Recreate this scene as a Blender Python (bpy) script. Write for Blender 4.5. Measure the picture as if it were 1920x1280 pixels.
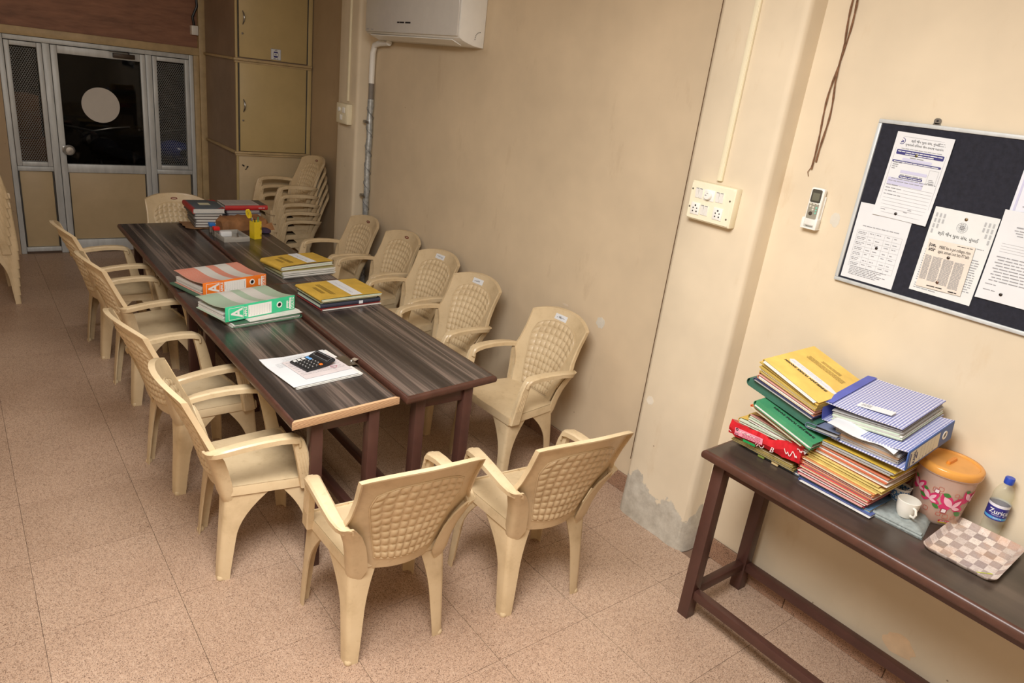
import bpy, math, random
from mathutils import Vector, Matrix, Euler
rnd = random.Random(7)
D = bpy.data
scene = bpy.context.scene
COL = scene.collection
for o in list(D.objects): D.objects.remove(o)

# ------------------------------------------------------------------ camera
cam_data = D.cameras.new('camera'); cam = D.objects.new('camera', cam_data); COL.objects.link(cam)
YAW, PITCH, ROLL, CAM_H, F_PX = 0.692, -0.3499, 0.1281, 2.067, 1322.57
fw = Vector((math.sin(YAW)*math.cos(PITCH), math.cos(YAW)*math.cos(PITCH), math.sin(PITCH)))
rt = Vector((math.cos(YAW), -math.sin(YAW), 0)); up = rt.cross(fw)
r2 = rt*math.cos(ROLL)+up*math.sin(ROLL); u2 = up*math.cos(ROLL)-rt*math.sin(ROLL)
cam.matrix_world = Matrix(((r2.x, u2.x, -fw.x, 0), (r2.y, u2.y, -fw.y, 0), (r2.z, u2.z, -fw.z, CAM_H), (0, 0, 0, 1)))
cam_data.sensor_width = 36.0; cam_data.lens = F_PX*36/1920; cam_data.clip_start = 0.05; cam_data.clip_end = 100
scene.camera = cam

# ------------------------------------------------------------------ world, lamps, exposure
world = D.worlds.new('night_outside'); scene.world = world; world.use_nodes = True
bg = world.node_tree.nodes['Background']; bg.inputs[0].default_value = (0.05, 0.06, 0.09, 1); bg.inputs[1].default_value = 0.05
def area(name, loc, target, sx, sy, power, color=(1, 1, 1)):
    l = D.lights.new(name, 'AREA'); l.shape = 'RECTANGLE'; l.size = sx; l.size_y = sy; l.energy = power; l.color = color
    o = D.objects.new(name, l); COL.objects.link(o); o.location = loc
    o.rotation_euler = (Vector(target)-Vector(loc)).to_track_quat('-Z', 'Y').to_euler(); return o
area('ceiling_flash_bounce', (0.35, 0.95, 2.93), (0.52, 1.3, 0), 1.3, 1.3, 97, (1.0, 0.988, 0.968))
area('far_end_fill', (0.6, 4.6, 2.95), (0.6, 4.6, 0), 1.2, 0.12, 6, (1.0, 0.97, 0.93))  # added fill lamp, no fitting seen; lifts the ambient level towards the far end
area('yard_fill', (1.6, 8.3, 2.7), (1.6, 9.3, .6), .3, .1, 7, (1.0, 0.92, 0.8))  # added fill outside so the motorcycles show faintly through the glass
vs = scene.view_settings
scene.display_settings.display_device = 'sRGB'
vs.view_transform = 'Standard'; vs.look = 'None'; vs.gamma = 1.0; vs.exposure = 0.55; vs.use_curve_mapping = False

# ------------------------------------------------------------------ helpers: colour and materials
def lin(c):
    c = c/255.0
    return c/12.92 if c <= 0.04045 else ((c+0.055)/1.055)**2.4
def rgb(t): return (lin(t[0]), lin(t[1]), lin(t[2]), 1.0)
MATS = {}
def nodes_of(name):
    m = D.materials.new(name); m.use_nodes = True
    nt = m.node_tree; return m, nt, nt.nodes['Principled BSDF']
def N(nt, t, **kw):
    n = nt.nodes.new(t)
    for k, v in kw.items(): setattr(n, k, v)
    return n
def coord(nt, space='Object', scale=(1, 1, 1)):
    if space == 'Position':
        g = N(nt, 'ShaderNodeNewGeometry'); src = g.outputs['Position']
    else:
        g = N(nt, 'ShaderNodeTexCoord'); src = g.outputs[space]
    mp = N(nt, 'ShaderNodeMapping'); mp.inputs['Scale'].default_value = scale
    nt.links.new(src, mp.inputs[0]); return mp.outputs[0]
def noise(nt, vec, scale, detail=3, rough=0.5, dist=0.0):
    n = N(nt, 'ShaderNodeTexNoise'); n.inputs['Scale'].default_value = scale; n.inputs['Detail'].default_value = detail
    n.inputs['Roughness'].default_value = rough; n.inputs['Distortion'].default_value = dist
    nt.links.new(vec, n.inputs['Vector']); return n
def ramp(nt, fac, stops, interp='LINEAR'):
    r = N(nt, 'ShaderNodeValToRGB'); cr = r.color_ramp; cr.interpolation = interp
    while len(cr.elements) < len(stops): cr.elements.new(0.5)
    for e, (p, c) in zip(cr.elements, stops): e.position = p; e.color = c if len(c) == 4 else rgb(c)
    nt.links.new(fac, r.inputs[0]); return r.outputs[0]
def mixc(nt, fac, a, b, mode='MIX'):
    m = N(nt, 'ShaderNodeMix', data_type='RGBA', blend_type=mode)
    def put(s, v):
        if hasattr(v, 'is_linked') or hasattr(v, 'links'): nt.links.new(v, s)
        else: s.default_value = v
    put(m.inputs[0], fac); put(m.inputs[6], a); put(m.inputs[7], b); return m.outputs[2]
def bump(nt, bsdf, height, strength=0.2, dist=0.005):
    b = N(nt, 'ShaderNodeBump'); b.inputs['Strength'].default_value = strength; b.inputs['Distance'].default_value = dist
    nt.links.new(height, b.inputs['Height']); nt.links.new(b.outputs[0], bsdf.inputs['Normal'])
def pm(name, col, rough=0.5, var=0.08, scale=14, metal=0.0, bmp=0.0, spec=0.5, space='Object', stretch=(1, 1, 1), coat=0.0):
    """plain procedural material: a base colour with slight noisy unevenness"""
    if name in MATS: return MATS[name]
    m, nt, b = nodes_of(name)
    v = coord(nt, space, stretch); n = noise(nt, v, scale, 4, 0.6)
    c = rgb(col); lo = tuple(x*(1-var*1.6) for x in c[:3])+(1,); hi = tuple(min(1, x*(1+var)) for x in c[:3])+(1,)
    nt.links.new(ramp(nt, n.outputs[0], [(0.3, lo), (0.72, hi)]), b.inputs['Base Color'])
    b.inputs['Roughness'].default_value = rough; b.inputs['Metallic'].default_value = metal
    b.inputs['Specular IOR Level'].default_value = spec
    if coat: b.inputs['Coat Weight'].default_value = coat; b.inputs['Coat Roughness'].default_value = 0.15
    if bmp: bump(nt, b, n.outputs[0], bmp, 0.003)
    MATS[name] = m; return m

# ------------------------------------------------------------------ helpers: geometry
class MB:
    def __init__(s): s.v = []; s.f = []; s.m = []
    def add(s, vs, fs, mi=0):
        k = len(s.v); s.v += [tuple(v) for v in vs]
        for f in fs: s.f.append(tuple(i+k for i in f)); s.m.append(mi)
        return s
    def box(s, x0, x1, y0, y1, z0, z1, mi=0, mat=None):
        vs = [Vector(p) for p in ((x0,y0,z0),(x1,y0,z0),(x1,y1,z0),(x0,y1,z0),(x0,y0,z1),(x1,y0,z1),(x1,y1,z1),(x0,y1,z1))]
        if mat is not None: vs = [mat @ v for v in vs]
        return s.add(vs, [(0,3,2,1),(4,5,6,7),(0,1,5,4),(1,2,6,5),(2,3,7,6),(3,0,4,7)], mi)
    def rings(s, rings, closed=True, caps=True, mi=0):
        """skin consecutive rings of equal vertex count"""
        n = len(rings[0]); k = len(s.v)
        for r in rings: s.v += [tuple(p) for p in r]
        for i in range(len(rings)-1):
            for j in range(n if closed else n-1):
                a = k+i*n+j; b = k+i*n+(j+1) % n
                s.f.append((a, b, b+n, a+n)); s.m.append(mi)
        if caps and closed:
            s.f.append(tuple(k+j for j in reversed(range(n)))); s.m.append(mi)
            s.f.append(tuple(k+(len(rings)-1)*n+j for j in range(n))); s.m.append(mi)
        return s
    def tube(s, pts, r, seg=10, mi=0, caps=True):
        pts = [Vector(p) for p in pts]; rr = r if isinstance(r, (list, tuple)) else [r]*len(pts)
        rings = []; prev = None
        for i, p in enumerate(pts):
            t = (pts[min(i+1, len(pts)-1)]-pts[max(i-1, 0)]).normalized()
            if prev is None: a = t.orthogonal().normalized()
            else: a = (prev-t*prev.dot(t)).normalized()
            prev = a; b = t.cross(a)
            rings.append([p+(a*math.cos(w)+b*math.sin(w))*rr[i] for w in (2*math.pi*k/seg for k in range(seg))])
        return s.rings(rings, True, caps, mi)
    def lathe(s, prof, seg=32, c=(0, 0), mi=0, caps=True):
        rings = [[(c[0]+r*math.cos(2*math.pi*k/seg), c[1]+r*math.sin(2*math.pi*k/seg), z) for k in range(seg)] for r, z in prof]
        return s.rings(rings, True, caps, mi)
    def prism(s, poly, z0, z1, mi=0):
        return s.rings([[(x, y, z0) for x, y in poly], [(x, y, z1) for x, y in poly]], True, True, mi)
    def grid(s, rows, mi=0, thick=None):
        """rows of points as an open sheet; thick = vector function or float offset along -normal (z) gives it a back"""
        n = len(rows[0]); k = len(s.v); R = len(rows)
        for r in rows: s.v += [tuple(p) for p in r]
        for i in range(R-1):
            for j in range(n-1):
                a = k+i*n+j; s.f.append((a, a+1, a+1+n, a+n)); s.m.append(mi)
        if thick is not None:
            off = Vector(thick); k2 = len(s.v)
            for r in rows: s.v += [tuple(Vector(p)+off) for p in r]
            for i in range(R-1):
                for j in range(n-1):
                    a = k2+i*n+j; s.f.append((a, a+n, a+1+n, a+1)); s.m.append(mi)
            for j in range(n-1):
                s.f.append((k+j+1, k+j, k2+j, k2+j+1)); s.m.append(mi)
                a = k+(R-1)*n; b = k2+(R-1)*n; s.f.append((a+j, a+j+1, b+j+1, b+j)); s.m.append(mi)
            for i in range(R-1):
                s.f.append((k+i*n, k+(i+1)*n, k2+(i+1)*n, k2+i*n)); s.m.append(mi)
                a = k+n-1; b = k2+n-1; s.f.append((a+(i+1)*n, a+i*n, b+i*n, b+(i+1)*n)); s.m.append(mi)
        return s
    def xf(s, M):
        s.v = [tuple(M @ Vector(v)) for v in s.v]; return s
    def mesh(s, name, mats, smooth=40, bev=0.0, bseg=2):
        me = D.meshes.new(name); me.from_pydata(s.v, [], s.f)
        if not isinstance(mats, (list, tuple)): mats = [mats]
        for m in mats: me.materials.append(m)
        if len(mats) > 1: me.polygons.foreach_set('material_index', s.m)
        import bmesh
        bm = bmesh.new(); bm.from_mesh(me)
        bmesh.ops.recalc_face_normals(bm, faces=bm.faces)
        if bev:
            ed = [e for e in bm.edges if len(e.link_faces) == 2 and e.calc_face_angle(0) > 0.5]
            bmesh.ops.bevel(bm, geom=ed, offset=bev, segments=bseg, profile=0.5, affect='EDGES', clamp_overlap=True)
        bm.to_mesh(me); bm.free()
        if smooth:
            me.polygons.foreach_set('use_smooth', [True]*len(me.polygons)); me.set_sharp_from_angle(angle=math.radians(smooth))
        me.update(); return me
    def build(s, name, mats, parent=None, smooth=40, bev=0.0, bseg=2):
        return link(name, s.mesh(name, mats, smooth, bev, bseg), parent)
def link(name, data, parent=None):
    o = D.objects.new(name, data); COL.objects.link(o)
    if parent is not None: o.parent = parent
    return o
def tag(o, label=None, cat=None, group=None, kind=None):
    if label: o['label'] = label
    if cat: o['category'] = cat
    if group: o['group'] = group
    if kind: o['kind'] = kind
    return o
def thing(name, label, cat, loc=(0, 0, 0), rz=0.0, group=None, M=None):
    o = D.objects.new(name, None); COL.objects.link(o); o.empty_display_size = 0.05
    if M is not None: o.matrix_world = M
    else: o.location = loc; o.rotation_euler = (0, 0, rz)
    return tag(o, label, cat, group)
def struct(o): o['kind'] = 'structure'; return o
def frame(origin, ex, ey):
    ex = Vector(ex).normalized(); ez = ex.cross(Vector(ey)).normalized(); ey = ez.cross(ex)
    return Matrix(((ex.x, ey.x, ez.x, origin[0]), (ex.y, ey.y, ez.y, origin[1]), (ex.z, ey.z, ez.z, origin[2]), (0, 0, 0, 1)))
def text(name, body, size, M, mat, parent, ax='LEFT', ay='TOP_BASELINE', sx=1.0, line=1.0, shear=0.0, bold=0.0):
    """flat lettering as a mesh; M places it in the parent's space (x = reading direction, y = up)"""
    c = D.curves.new(name, 'FONT'); c.body = body; c.size = size; c.align_x = ax; c.align_y = ay; c.space_line = line; c.shear = shear
    c.offset = bold; c.resolution_u = 2
    t = D.objects.new(name, c); COL.objects.link(t)
    dg = bpy.context.evaluated_depsgraph_get()
    me = D.meshes.new_from_object(t.evaluated_get(dg)); D.objects.remove(t); D.curves.remove(c)
    me.name = name; me.materials.clear(); me.materials.append(mat)
    me.transform(M @ Matrix.Diagonal((sx, 1, 1, 1)))
    return link(name, me, parent)
def dup(o, parent=None):
    c = o.copy(); COL.objects.link(c)
    if parent is not None: c.parent = parent
    for ch in [k for k in D.objects if k.parent == o]: dup(ch, c)
    return c
def rot_z(a): return Matrix.Rotation(a, 4, 'Z')
def T(x, y, z): return Matrix.Translation((x, y, z))
def rrect(w, h, r, n=5):
    """rounded rectangle outline centred at 0"""
    p = []
    for cx, cy, a0 in ((w/2-r, h/2-r, 0), (-w/2+r, h/2-r, 90), (-w/2+r, -h/2+r, 180), (w/2-r, -h/2+r, 270)):
        for k in range(n+1):
            a = math.radians(a0+90*k/n); p.append((cx+r*math.cos(a), cy+r*math.sin(a)))
    return p
# ------------------------------------------------------------------ surfaces
def wall_mat(name, col, dirt, base_patch=False):
    m, nt, b = nodes_of(name)
    v = coord(nt, 'Position'); n1 = noise(nt, v, 1.7, 4, 0.6); n2 = noise(nt, v, 26, 5, 0.65)
    c = ramp(nt, n1.outputs[0], [(0.32, tuple(x*0.93 for x in col)), (0.7, col)])
    v2 = coord(nt, 'Position', (1, 1, 0.35)); n3 = noise(nt, v2, 7, 6, 0.7)
    f = ramp(nt, n3.outputs[0], [(0.60, (0, 0, 0, 1)), (0.82, (1, 1, 1, 1))])
    f2 = N(nt, 'ShaderNodeMath', operation='MULTIPLY'); nt.links.new(f, f2.inputs[0]); f2.inputs[1].default_value = 0.35
    c = mixc(nt, f2.outputs[0], c, rgb(dirt))
    vo = N(nt, 'ShaderNodeTexVoronoi'); vo.inputs['Scale'].default_value = 9; nt.links.new(v, vo.inputs['Vector'])   # small nicks and knocks
    sp = ramp(nt, vo.outputs['Distance'], [(0.03, (1, 1, 1, 1)), (0.045, (0, 0, 0, 1))])
    sel = ramp(nt, noise(nt, v, 3.1, 1).outputs[0], [(0.62, (0, 0, 0, 1)), (0.63, (0.7, 0.7, 0.7, 1))])
    mm = N(nt, 'ShaderNodeMath', operation='MULTIPLY'); nt.links.new(sp, mm.inputs[0]); nt.links.new(sel, mm.inputs[1])
    c = mixc(nt, mm.outputs[0], c, rgb((120, 96, 72)))
    if base_patch:                                                      # bare cement where the paint fell off near the floor
        sx = N(nt, 'ShaderNodeSeparateXYZ'); nt.links.new(v, sx.inputs[0])
        nz = noise(nt, v, 6, 5, 0.6)
        a = N(nt, 'ShaderNodeMath', operation='MULTIPLY_ADD'); nt.links.new(nz.outputs[0], a.inputs[0]); a.inputs[1].default_value = -0.42
        nt.links.new(sx.outputs[2], a.inputs[2])
        k = ramp(nt, a.outputs[0], [(0.0, (1, 1, 1, 1)), (0.012, (0, 0, 0, 1))])
        cem = ramp(nt, noise(nt, v, 18, 5, 0.7).outputs[0], [(0.3, (172, 164, 150)), (0.7, (206, 200, 186))])
        c = mixc(nt, k, c, cem)
    nt.links.new(c, b.inputs['Base Color']); b.inputs['Roughness'].default_value = 0.62; b.inputs['Specular IOR Level'].default_value = 0.3
    bump(nt, b, n2.outputs[0], 0.12, 0.004); return m
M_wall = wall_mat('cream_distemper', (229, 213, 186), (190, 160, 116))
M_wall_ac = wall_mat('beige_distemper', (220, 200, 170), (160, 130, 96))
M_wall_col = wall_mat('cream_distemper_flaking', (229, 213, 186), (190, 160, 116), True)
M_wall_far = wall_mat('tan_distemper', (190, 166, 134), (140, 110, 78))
M_ceil = pm('white_ceiling_paint', (236, 230, 216), 0.8, 0.03, 3)
def terrazzo(name, base, dark, light, rand=0.06):
    m, nt, b = nodes_of(name)
    v = coord(nt, 'Position'); vo = N(nt, 'ShaderNodeTexVoronoi'); vo.inputs['Scale'].default_value = 430
    nt.links.new(v, vo.inputs['Vector'])
    sx = N(nt, 'ShaderNodeSeparateColor'); nt.links.new(vo.outputs['Color'], sx.inputs[0])
    chips = ramp(nt, sx.outputs[0], [(0.0, dark), (0.13, tuple(x*0.86 for x in base)), (0.30, base), (0.72, base), (0.86, light)], 'CONSTANT')
    n = noise(nt, v, 2.2, 4, 0.6)
    c = mixc(nt, 0.55, chips, ramp(nt, n.outputs[0], [(0.3, tuple(x*0.88 for x in base)), (0.7, base)]), 'MULTIPLY')
    c = mixc(nt, 0.45, chips, c)
    st = noise(nt, coord(nt, 'Position'), 0.9, 3, 0.5)
    c = mixc(nt, 0.35, c, ramp(nt, st.outputs[0], [(0.35, (176, 146, 118)), (0.65, (255, 250, 244))]), 'MULTIPLY')
    oi = N(nt, 'ShaderNodeObjectInfo')
    c = mixc(nt, 1.0, c, ramp(nt, oi.outputs['Random'], [(0, (1-rand*1.6, 1-rand*1.8, 1-rand*2, 1)), (1, (1, 1, 1, 1))]), 'MULTIPLY')
    nt.links.new(c, b.inputs['Base Color']); b.inputs['Roughness'].default_value = 0.42; b.inputs['Specular IOR Level'].default_value = 0.4
    return m
M_tile = terrazzo('terrazzo_tile', (208, 182, 160), (126, 100, 84), (224, 203, 184))
M_skirt = terrazzo('terrazzo_skirting', (182, 148, 124), (84, 60, 48), (200, 170, 146))
M_joint = pm('dark_joint_grout', (128, 102, 84), 0.9, 0.1)
def laminate(name):
    m, nt, b = nodes_of(name)
    v = coord(nt, 'Position', (15, 0.30, 1)); n = noise(nt, v, 1.0, 4, 0.55, 0.15)
    v2 = coord(nt, 'Position', (110, 0.8, 1)); n2 = noise(nt, v2, 1.0, 4, 0.6)
    c = ramp(nt, n.outputs[0], [(0.30, (40, 35, 33)), (0.42, (58, 51, 48)), (0.52, (82, 73, 68)), (0.585, (130, 114, 105)), (0.62, (86, 77, 71)), (0.72, (50, 44, 41))])
    c = mixc(nt, 0.3, c, ramp(nt, n2.outputs[0], [(0.3, (140, 134, 130)), (0.7, (255, 255, 255))]), 'MULTIPLY')
    nt.links.new(c, b.inputs['Base Color']); b.inputs['Roughness'].default_value = 0.26; b.inputs['Specular IOR Level'].default_value = 0.5
    return m
M_lam = laminate('dark_streaked_laminate')
def bench_laminate():
    m, nt, b = nodes_of('smoky_brown_laminate'); n = noise(nt, coord(nt, 'Position', (7, 0.35, 1)), 1.0, 4, .5, .3)
    nt.links.new(ramp(nt, n.outputs[0], [(.32, (50, 42, 38)), (.55, (72, 61, 54)), (.70, (94, 81, 72))]), b.inputs['Base Color'])
    b.inputs['Roughness'].default_value = .28; return m
M_lam2 = bench_laminate()
M_maroon = pm('maroon_brown_enamel', (78, 49, 42), 0.38, 0.10, 9, bmp=0.05)
M_edge = pm('worn_brown_edging', (82, 52, 42), 0.35, 0.16, 22, bmp=0.1)
def ply():
    m, nt, b = nodes_of('raw_plywood_edge')
    v = coord(nt, 'Position', (1, 1, 1)); w = N(nt, 'ShaderNodeTexWave', wave_type='BANDS', bands_direction='Z'); w.inputs['Scale'].default_value = 60
    w.inputs['Distortion'].default_value = 1.2; nt.links.new(v, w.inputs['Vector'])
    nt.links.new(ramp(nt, w.outputs[0], [(0.2, (140, 102, 72)), (0.7, (206, 168, 128))]), b.inputs['Base Color']); b.inputs['Roughness'].default_value = 0.8
    return m
M_ply = ply()
M_alu = pm('brushed_aluminium', (204, 208, 208), 0.45, 0.10, 20, metal=0.15, stretch=(1, 1, 0.2))
M_alu_dark = pm('aluminium_shadow_line', (70, 68, 64), 0.6, 0.1)  # dark grey standing in for shade in panel and door gaps
M_panel = pm('cream_laminate_panel', (196, 174, 136), 0.5, 0.05, 5)
M_brownply = pm('stained_plywood', (150, 106, 82), 0.6, 0.20, 5, stretch=(1, 1, 5), bmp=0.05)
M_cupdoor = pm('khaki_enamel', (194, 172, 122), 0.42, 0.05, 4)
M_cupside = pm('taupe_laminate', (152, 130, 110), 0.5, 0.08, 4)
M_trim = pm('cream_painted_wood', (190, 166, 124), 0.5, 0.12, 10, bmp=0.05)
def glass(name, tint=(1, 1, 1), refl=0.06, rough=0.02):
    m = D.materials.new(name); m.use_nodes = True; nt = m.node_tree; nt.nodes.clear()
    out = N(nt, 'ShaderNodeOutputMaterial'); tr = N(nt, 'ShaderNodeBsdfTransparent'); gl = N(nt, 'ShaderNodeBsdfGlossy'); mx = N(nt, 'ShaderNodeMixShader')
    fr = N(nt, 'ShaderNodeFresnel'); fr.inputs[0].default_value = 1.25
    tr.inputs[0].default_value = (*tint, 1); gl.inputs['Roughness'].default_value = rough
    nt.links.new(fr.outputs[0], mx.inputs[0]); nt.links.new(tr.outputs[0], mx.inputs[1]); nt.links.new(gl.outputs[0], mx.inputs[2]); nt.links.new(mx.outputs[0], out.inputs[0])
    return m
M_glass = glass('smoked_door_glass', (0.55, 0.55, 0.55))
M_white = pm('white_plastic', (238, 236, 230), 0.35, 0.02)
M_ivory = pm('ivory_plastic', (236, 226, 196), 0.4, 0.03)
M_black = pm('black_plastic', (26, 26, 28), 0.35, 0.1)
M_ink = pm('black_print_ink', (34, 32, 34), 0.7, 0.02)
M_greyink = pm('grey_print_ink', (146, 146, 150), 0.7, 0.02)
M_chrome = pm('dull_steel', (150, 146, 140), 0.3, 0.1, metal=0.8)
M_paper = pm('white_paper', (222, 224, 227), 0.75, 0.03, 6)

# ------------------------------------------------------------------ room shell
CEIL = 3.02; NX, CX, AX, FX = 2.747, 2.638, 2.775, 2.83; BY = 7.856
floor = struct(MB().box(-2.0, 2.98, -1.9, 7.98, -0.08, -0.010).build('floor', M_joint, smooth=0)); tag(floor, 'pinkish speckled terrazzo tile floor', 'floor')
xs = [0.0614+0.4585*k for k in range(-4, 7)]; ys = [2.0264+0.4635*k for k in range(-8, 14)]
xlim = (-1.78, 2.70); ylim = (-1.65, 7.86)
meshes = {}
for i in range(len(xs)-1):
    for j in range(len(ys)-1):
        x0, x1 = max(xs[i], xlim[0]), xs[i+1]; y0, y1 = max(ys[j], ylim[0]), min(ys[j+1], ylim[1])
        cut = CX if 1.684 < (y0+y1)/2 < 2.2 else (NX if y1 < 1.9 else (2.67 if 5.55 < y1 < 6.3 else AX))
        if x1 > 2.5: x1 = cut-0.004
        if x1-x0 < 0.03 or y1-y0 < 0.03: continue
        key = (round(x1-x0, 3), round(y1-y0, 3))
        if key not in meshes:
            w, h = key; g = 0.0010
            meshes[key] = MB().box(-w/2+g, w/2-g, -h/2+g, h/2-g, -0.010, 0.0).mesh('tile', M_tile, 0)
        t = link('tile', meshes[key], floor); t.location = ((x0+x1)/2, (y0+y1)/2, 0)
def wallbox(name, b, mat, label):
    return tag(struct(MB().box(*b).build(name, mat, smooth=0)), label, 'wall')
wallbox('wall_right_near', (NX, 2.96, -1.8, 1.70, -0.02, CEIL), M_wall, 'cream painted wall behind the bench and notice board')
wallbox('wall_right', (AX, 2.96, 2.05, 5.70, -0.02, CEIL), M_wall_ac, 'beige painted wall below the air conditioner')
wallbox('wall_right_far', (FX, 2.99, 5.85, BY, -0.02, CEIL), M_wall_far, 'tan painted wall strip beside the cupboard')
wallbox('wall_left', (-1.95, -1.80, -1.8, BY+.1, -0.02, CEIL), M_wall, 'cream painted wall on the left of the room')
wallbox('wall_front', (-1.95, 2.96, -1.9, -1.70, -0.02, CEIL), M_wall, 'cream painted wall behind the camera')
tag(struct(MB().box(-1.95, 2.99, -1.9, BY+.12, CEIL, CEIL+.1).build('ceiling', M_ceil, smooth=0)), 'white painted ceiling', 'ceiling')
# near pillar: softened arrises, thicker crumbling cement foot
def pillar(name, x0, y0, y1, mat, label, foot=0.0):
    mb = MB(); rings = []
    for k, z in enumerate([-0.005, 0.05, 0.11, 0.17, 0.24, 0.32, 0.6, 1.0, 1.6, 2.2, CEIL]):
        f = foot*max(0, 1-z/0.26); j = (lambda: rnd.uniform(-1, 1)*0.006*(1 if foot and z < 0.4 else 0.15))
        e = 0.014+f*0.8; X0 = x0-f; Y0 = y0-f*0.8; Y1 = y1+f*0.2
        rings.append([(2.96, Y0, z), (X0+e*2+j(), Y0+j(), z), (X0+e*0.7+j(), Y0+e*0.3+j(), z), (X0+e*0.2+j(), Y0+e+j(), z), (X0+j(), Y0+e*2.4, z),
                      (X0+j(), (Y0*2+Y1)/3, z), (X0+j(), (Y0+2*Y1)/3, z), (X0+j(), Y1-e*1.4, z), (X0+e*.3, Y1-e*.4, z), (X0+e, Y1, z), (2.96, Y1, z)])
    return tag(struct(mb.rings(rings).build(name, mat, smooth=50)), label, 'pillar')
pillar('wall_right_pillar', CX, 1.684, 2.098, M_wall_col, 'cream pillar with crumbling cement foot beside the bench', 0.022)
pillar('wall_right_far_pillar', 2.675, 5.59, 5.95, M_wall, 'tan pillar behind the wall side chairs', 0.0)
tag(struct(MB().box(CX-0.0010, CX+0.004, 2.0938, 2.0955, 0.3, CEIL).build('trim_4', pm('dark_crack', (104, 82, 62), .9))), 'thin dark crack along the pillar edge', 'crack')
# skirting of terrazzo strips
def skirting(name, x, y0, y1, pitch, label, h=0.105):
    root = tag(struct(MB().box(x-0.010, x, y0, y1, 0, h-0.004).build(name, M_joint, smooth=0)), label, 'skirting')
    y = y0
    while y < y1-0.02:
        e = min(y+pitch, y1); MB().box(x-0.018, x-0.0095, y+0.0015, e-0.0015, 0.0005, h).build('tile', M_skirt, root, 0, 0.002, 1); y = e
    return root
skirting('baseboard_right', NX, -1.6, 1.66, 0.46, 'terrazzo skirting along the wall under the bench')
skirting('baseboard_right_far', AX, 2.12, 5.58, 0.46, 'terrazzo skirting along the wall behind the chairs')

# back wall: timber surround, plywood over the door, aluminium screen with glazed door
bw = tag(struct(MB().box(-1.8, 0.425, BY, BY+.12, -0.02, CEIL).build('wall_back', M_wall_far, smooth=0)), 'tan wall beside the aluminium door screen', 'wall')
tag(struct(MB().box(0.425, 2.115, BY+.03, BY+.12, 2.0, CEIL).build('wall_back_plywood', M_brownply, smooth=0)), 'brown stained plywood panel above the door', 'panel')
tag(struct(MB().box(0.425, 2.06, BY-.015, BY+.10, 1.935, 2.005).build('trim_1', M_trim, bev=0.004)), 'cream painted timber rail over the door screen', 'trim')
tag(struct(MB().box(2.008, 2.055, BY-.015, BY+.10, 0, 1.934).box(2.057, 2.118, BY-.03, BY+.10, 0, CEIL).build('trim_2', M_trim, bev=0.004)), 'cream painted timber post right of the door screen', 'trim')
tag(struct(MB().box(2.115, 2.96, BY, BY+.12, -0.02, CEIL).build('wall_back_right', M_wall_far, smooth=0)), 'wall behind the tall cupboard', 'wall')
# screen frame
fr = tag(struct(thing('window_3', 'grey aluminium frame around the glazed door', 'door frame')), None)
def bar(parent, name, x0, x1, z0, z1, y0=BY+.005, y1=BY+.06, mat=None, bev=0.003): return MB().box(x0, x1, y0, y1, z0, z1).build(name, mat or M_alu, parent, bev=bev)
bar(fr, 'mullion', 0.428, 0.470, 0, 1.932); bar(fr, 'mullion', 0.752, 0.808, 0, 1.890); bar(fr, 'mullion', 1.578, 1.632, 0, 1.890); bar(fr, 'mullion', 1.968, 2.006, 0, 1.932)
bar(fr, 'head_rail', 0.472, 1.966, 1.892, 1.932)
def side_light(name, x0, x1, label):
    r = struct(thing(name, label, 'window'))
    bar(r, 'rail', x0, x1, 0.775, 0.818, BY+.008, BY+.055); bar(r, 'rail', x0, x1, 0.02, 0.06, BY+.008, BY+.055)
    bar(r, 'panel', x0+.012, x1-.012, 0.062, 0.770, BY+.03, BY+.045, M_panel)
    for a, b in ((x0, x0+.011), (x1-.011, x1)): bar(r, 'shadow_strip', a, b, 0.062, 0.772, BY+.02, BY+.04, M_alu_dark)  # dark strips painting the shadow line at each side of the panel
    for a, b, c, d in ((x0+.002, x0+.040, .822, 1.886), (x1-.040, x1-.002, .822, 1.886), (x0+.041, x1-.041, .822, .860), (x0+.041, x1-.041, 1.848, 1.886)):
        bar(r, 'sash', a, b, c, d, BY-.004, BY+.05)
    bar(r, 'glass_pane', x0+.041, x1-.041, .861, 1.847, BY+.040, BY+.045, M_glass, 0)
    mb = MB(); X0, X1, Z0, Z1 = x0+.041, x1-.041, .862, 1.846; cw, chh = 0.019, 0.032; n = int((X1-X0)/cw); k = int((Z1-Z0)/(chh/2)); t = 0.0010
    for row in range(k+1):                                            # expanded metal: zig-zag strands
        z = Z0+row*chh/2
        for c in range(n*2):
            xa, xb = X0+c*cw/2, X0+(c+1)*cw/2; up_ = (c+row) % 2
            za, zb = (z, z+chh*0.38) if up_ else (z+chh*0.38, z)
            if max(za, zb) > Z1: continue
            mb.add([(xa, BY+.022, za-t), (xb, BY+.022, zb-t), (xb, BY+.022, zb+t), (xa, BY+.022, za+t), (xa, BY+.026, za-t), (xb, BY+.026, zb-t), (xb, BY+.026, zb+t), (xa, BY+.026, za+t)],
                   [(0, 1, 2, 3), (7, 6, 5, 4), (0, 4, 5, 1), (3, 2, 6, 7)])
    g = mb.build('mesh_grille', M_alu, r, 0); g['kind'] = 'stuff'
    return r
side_light('window_1', 0.472, 0.750, 'mesh covered side window left of the door')
side_light('window_2', 1.634, 1.966, 'mesh covered side window right of the door')
dr = struct(thing('door_1', 'aluminium framed glass door with white round sticker and steel knob', 'door'))
for a, b, c, d in ((.812, .862, .008, 1.886), (1.530, 1.574, .008, 1.886)): bar(dr, 'stile', a, b, c, d, BY-.006, BY+.04)
for c, d in ((.008, .125), (.772, .850), (1.820, 1.886)): bar(dr, 'rail', .863, 1.529, c, d, BY-.006, BY+.04)
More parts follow.
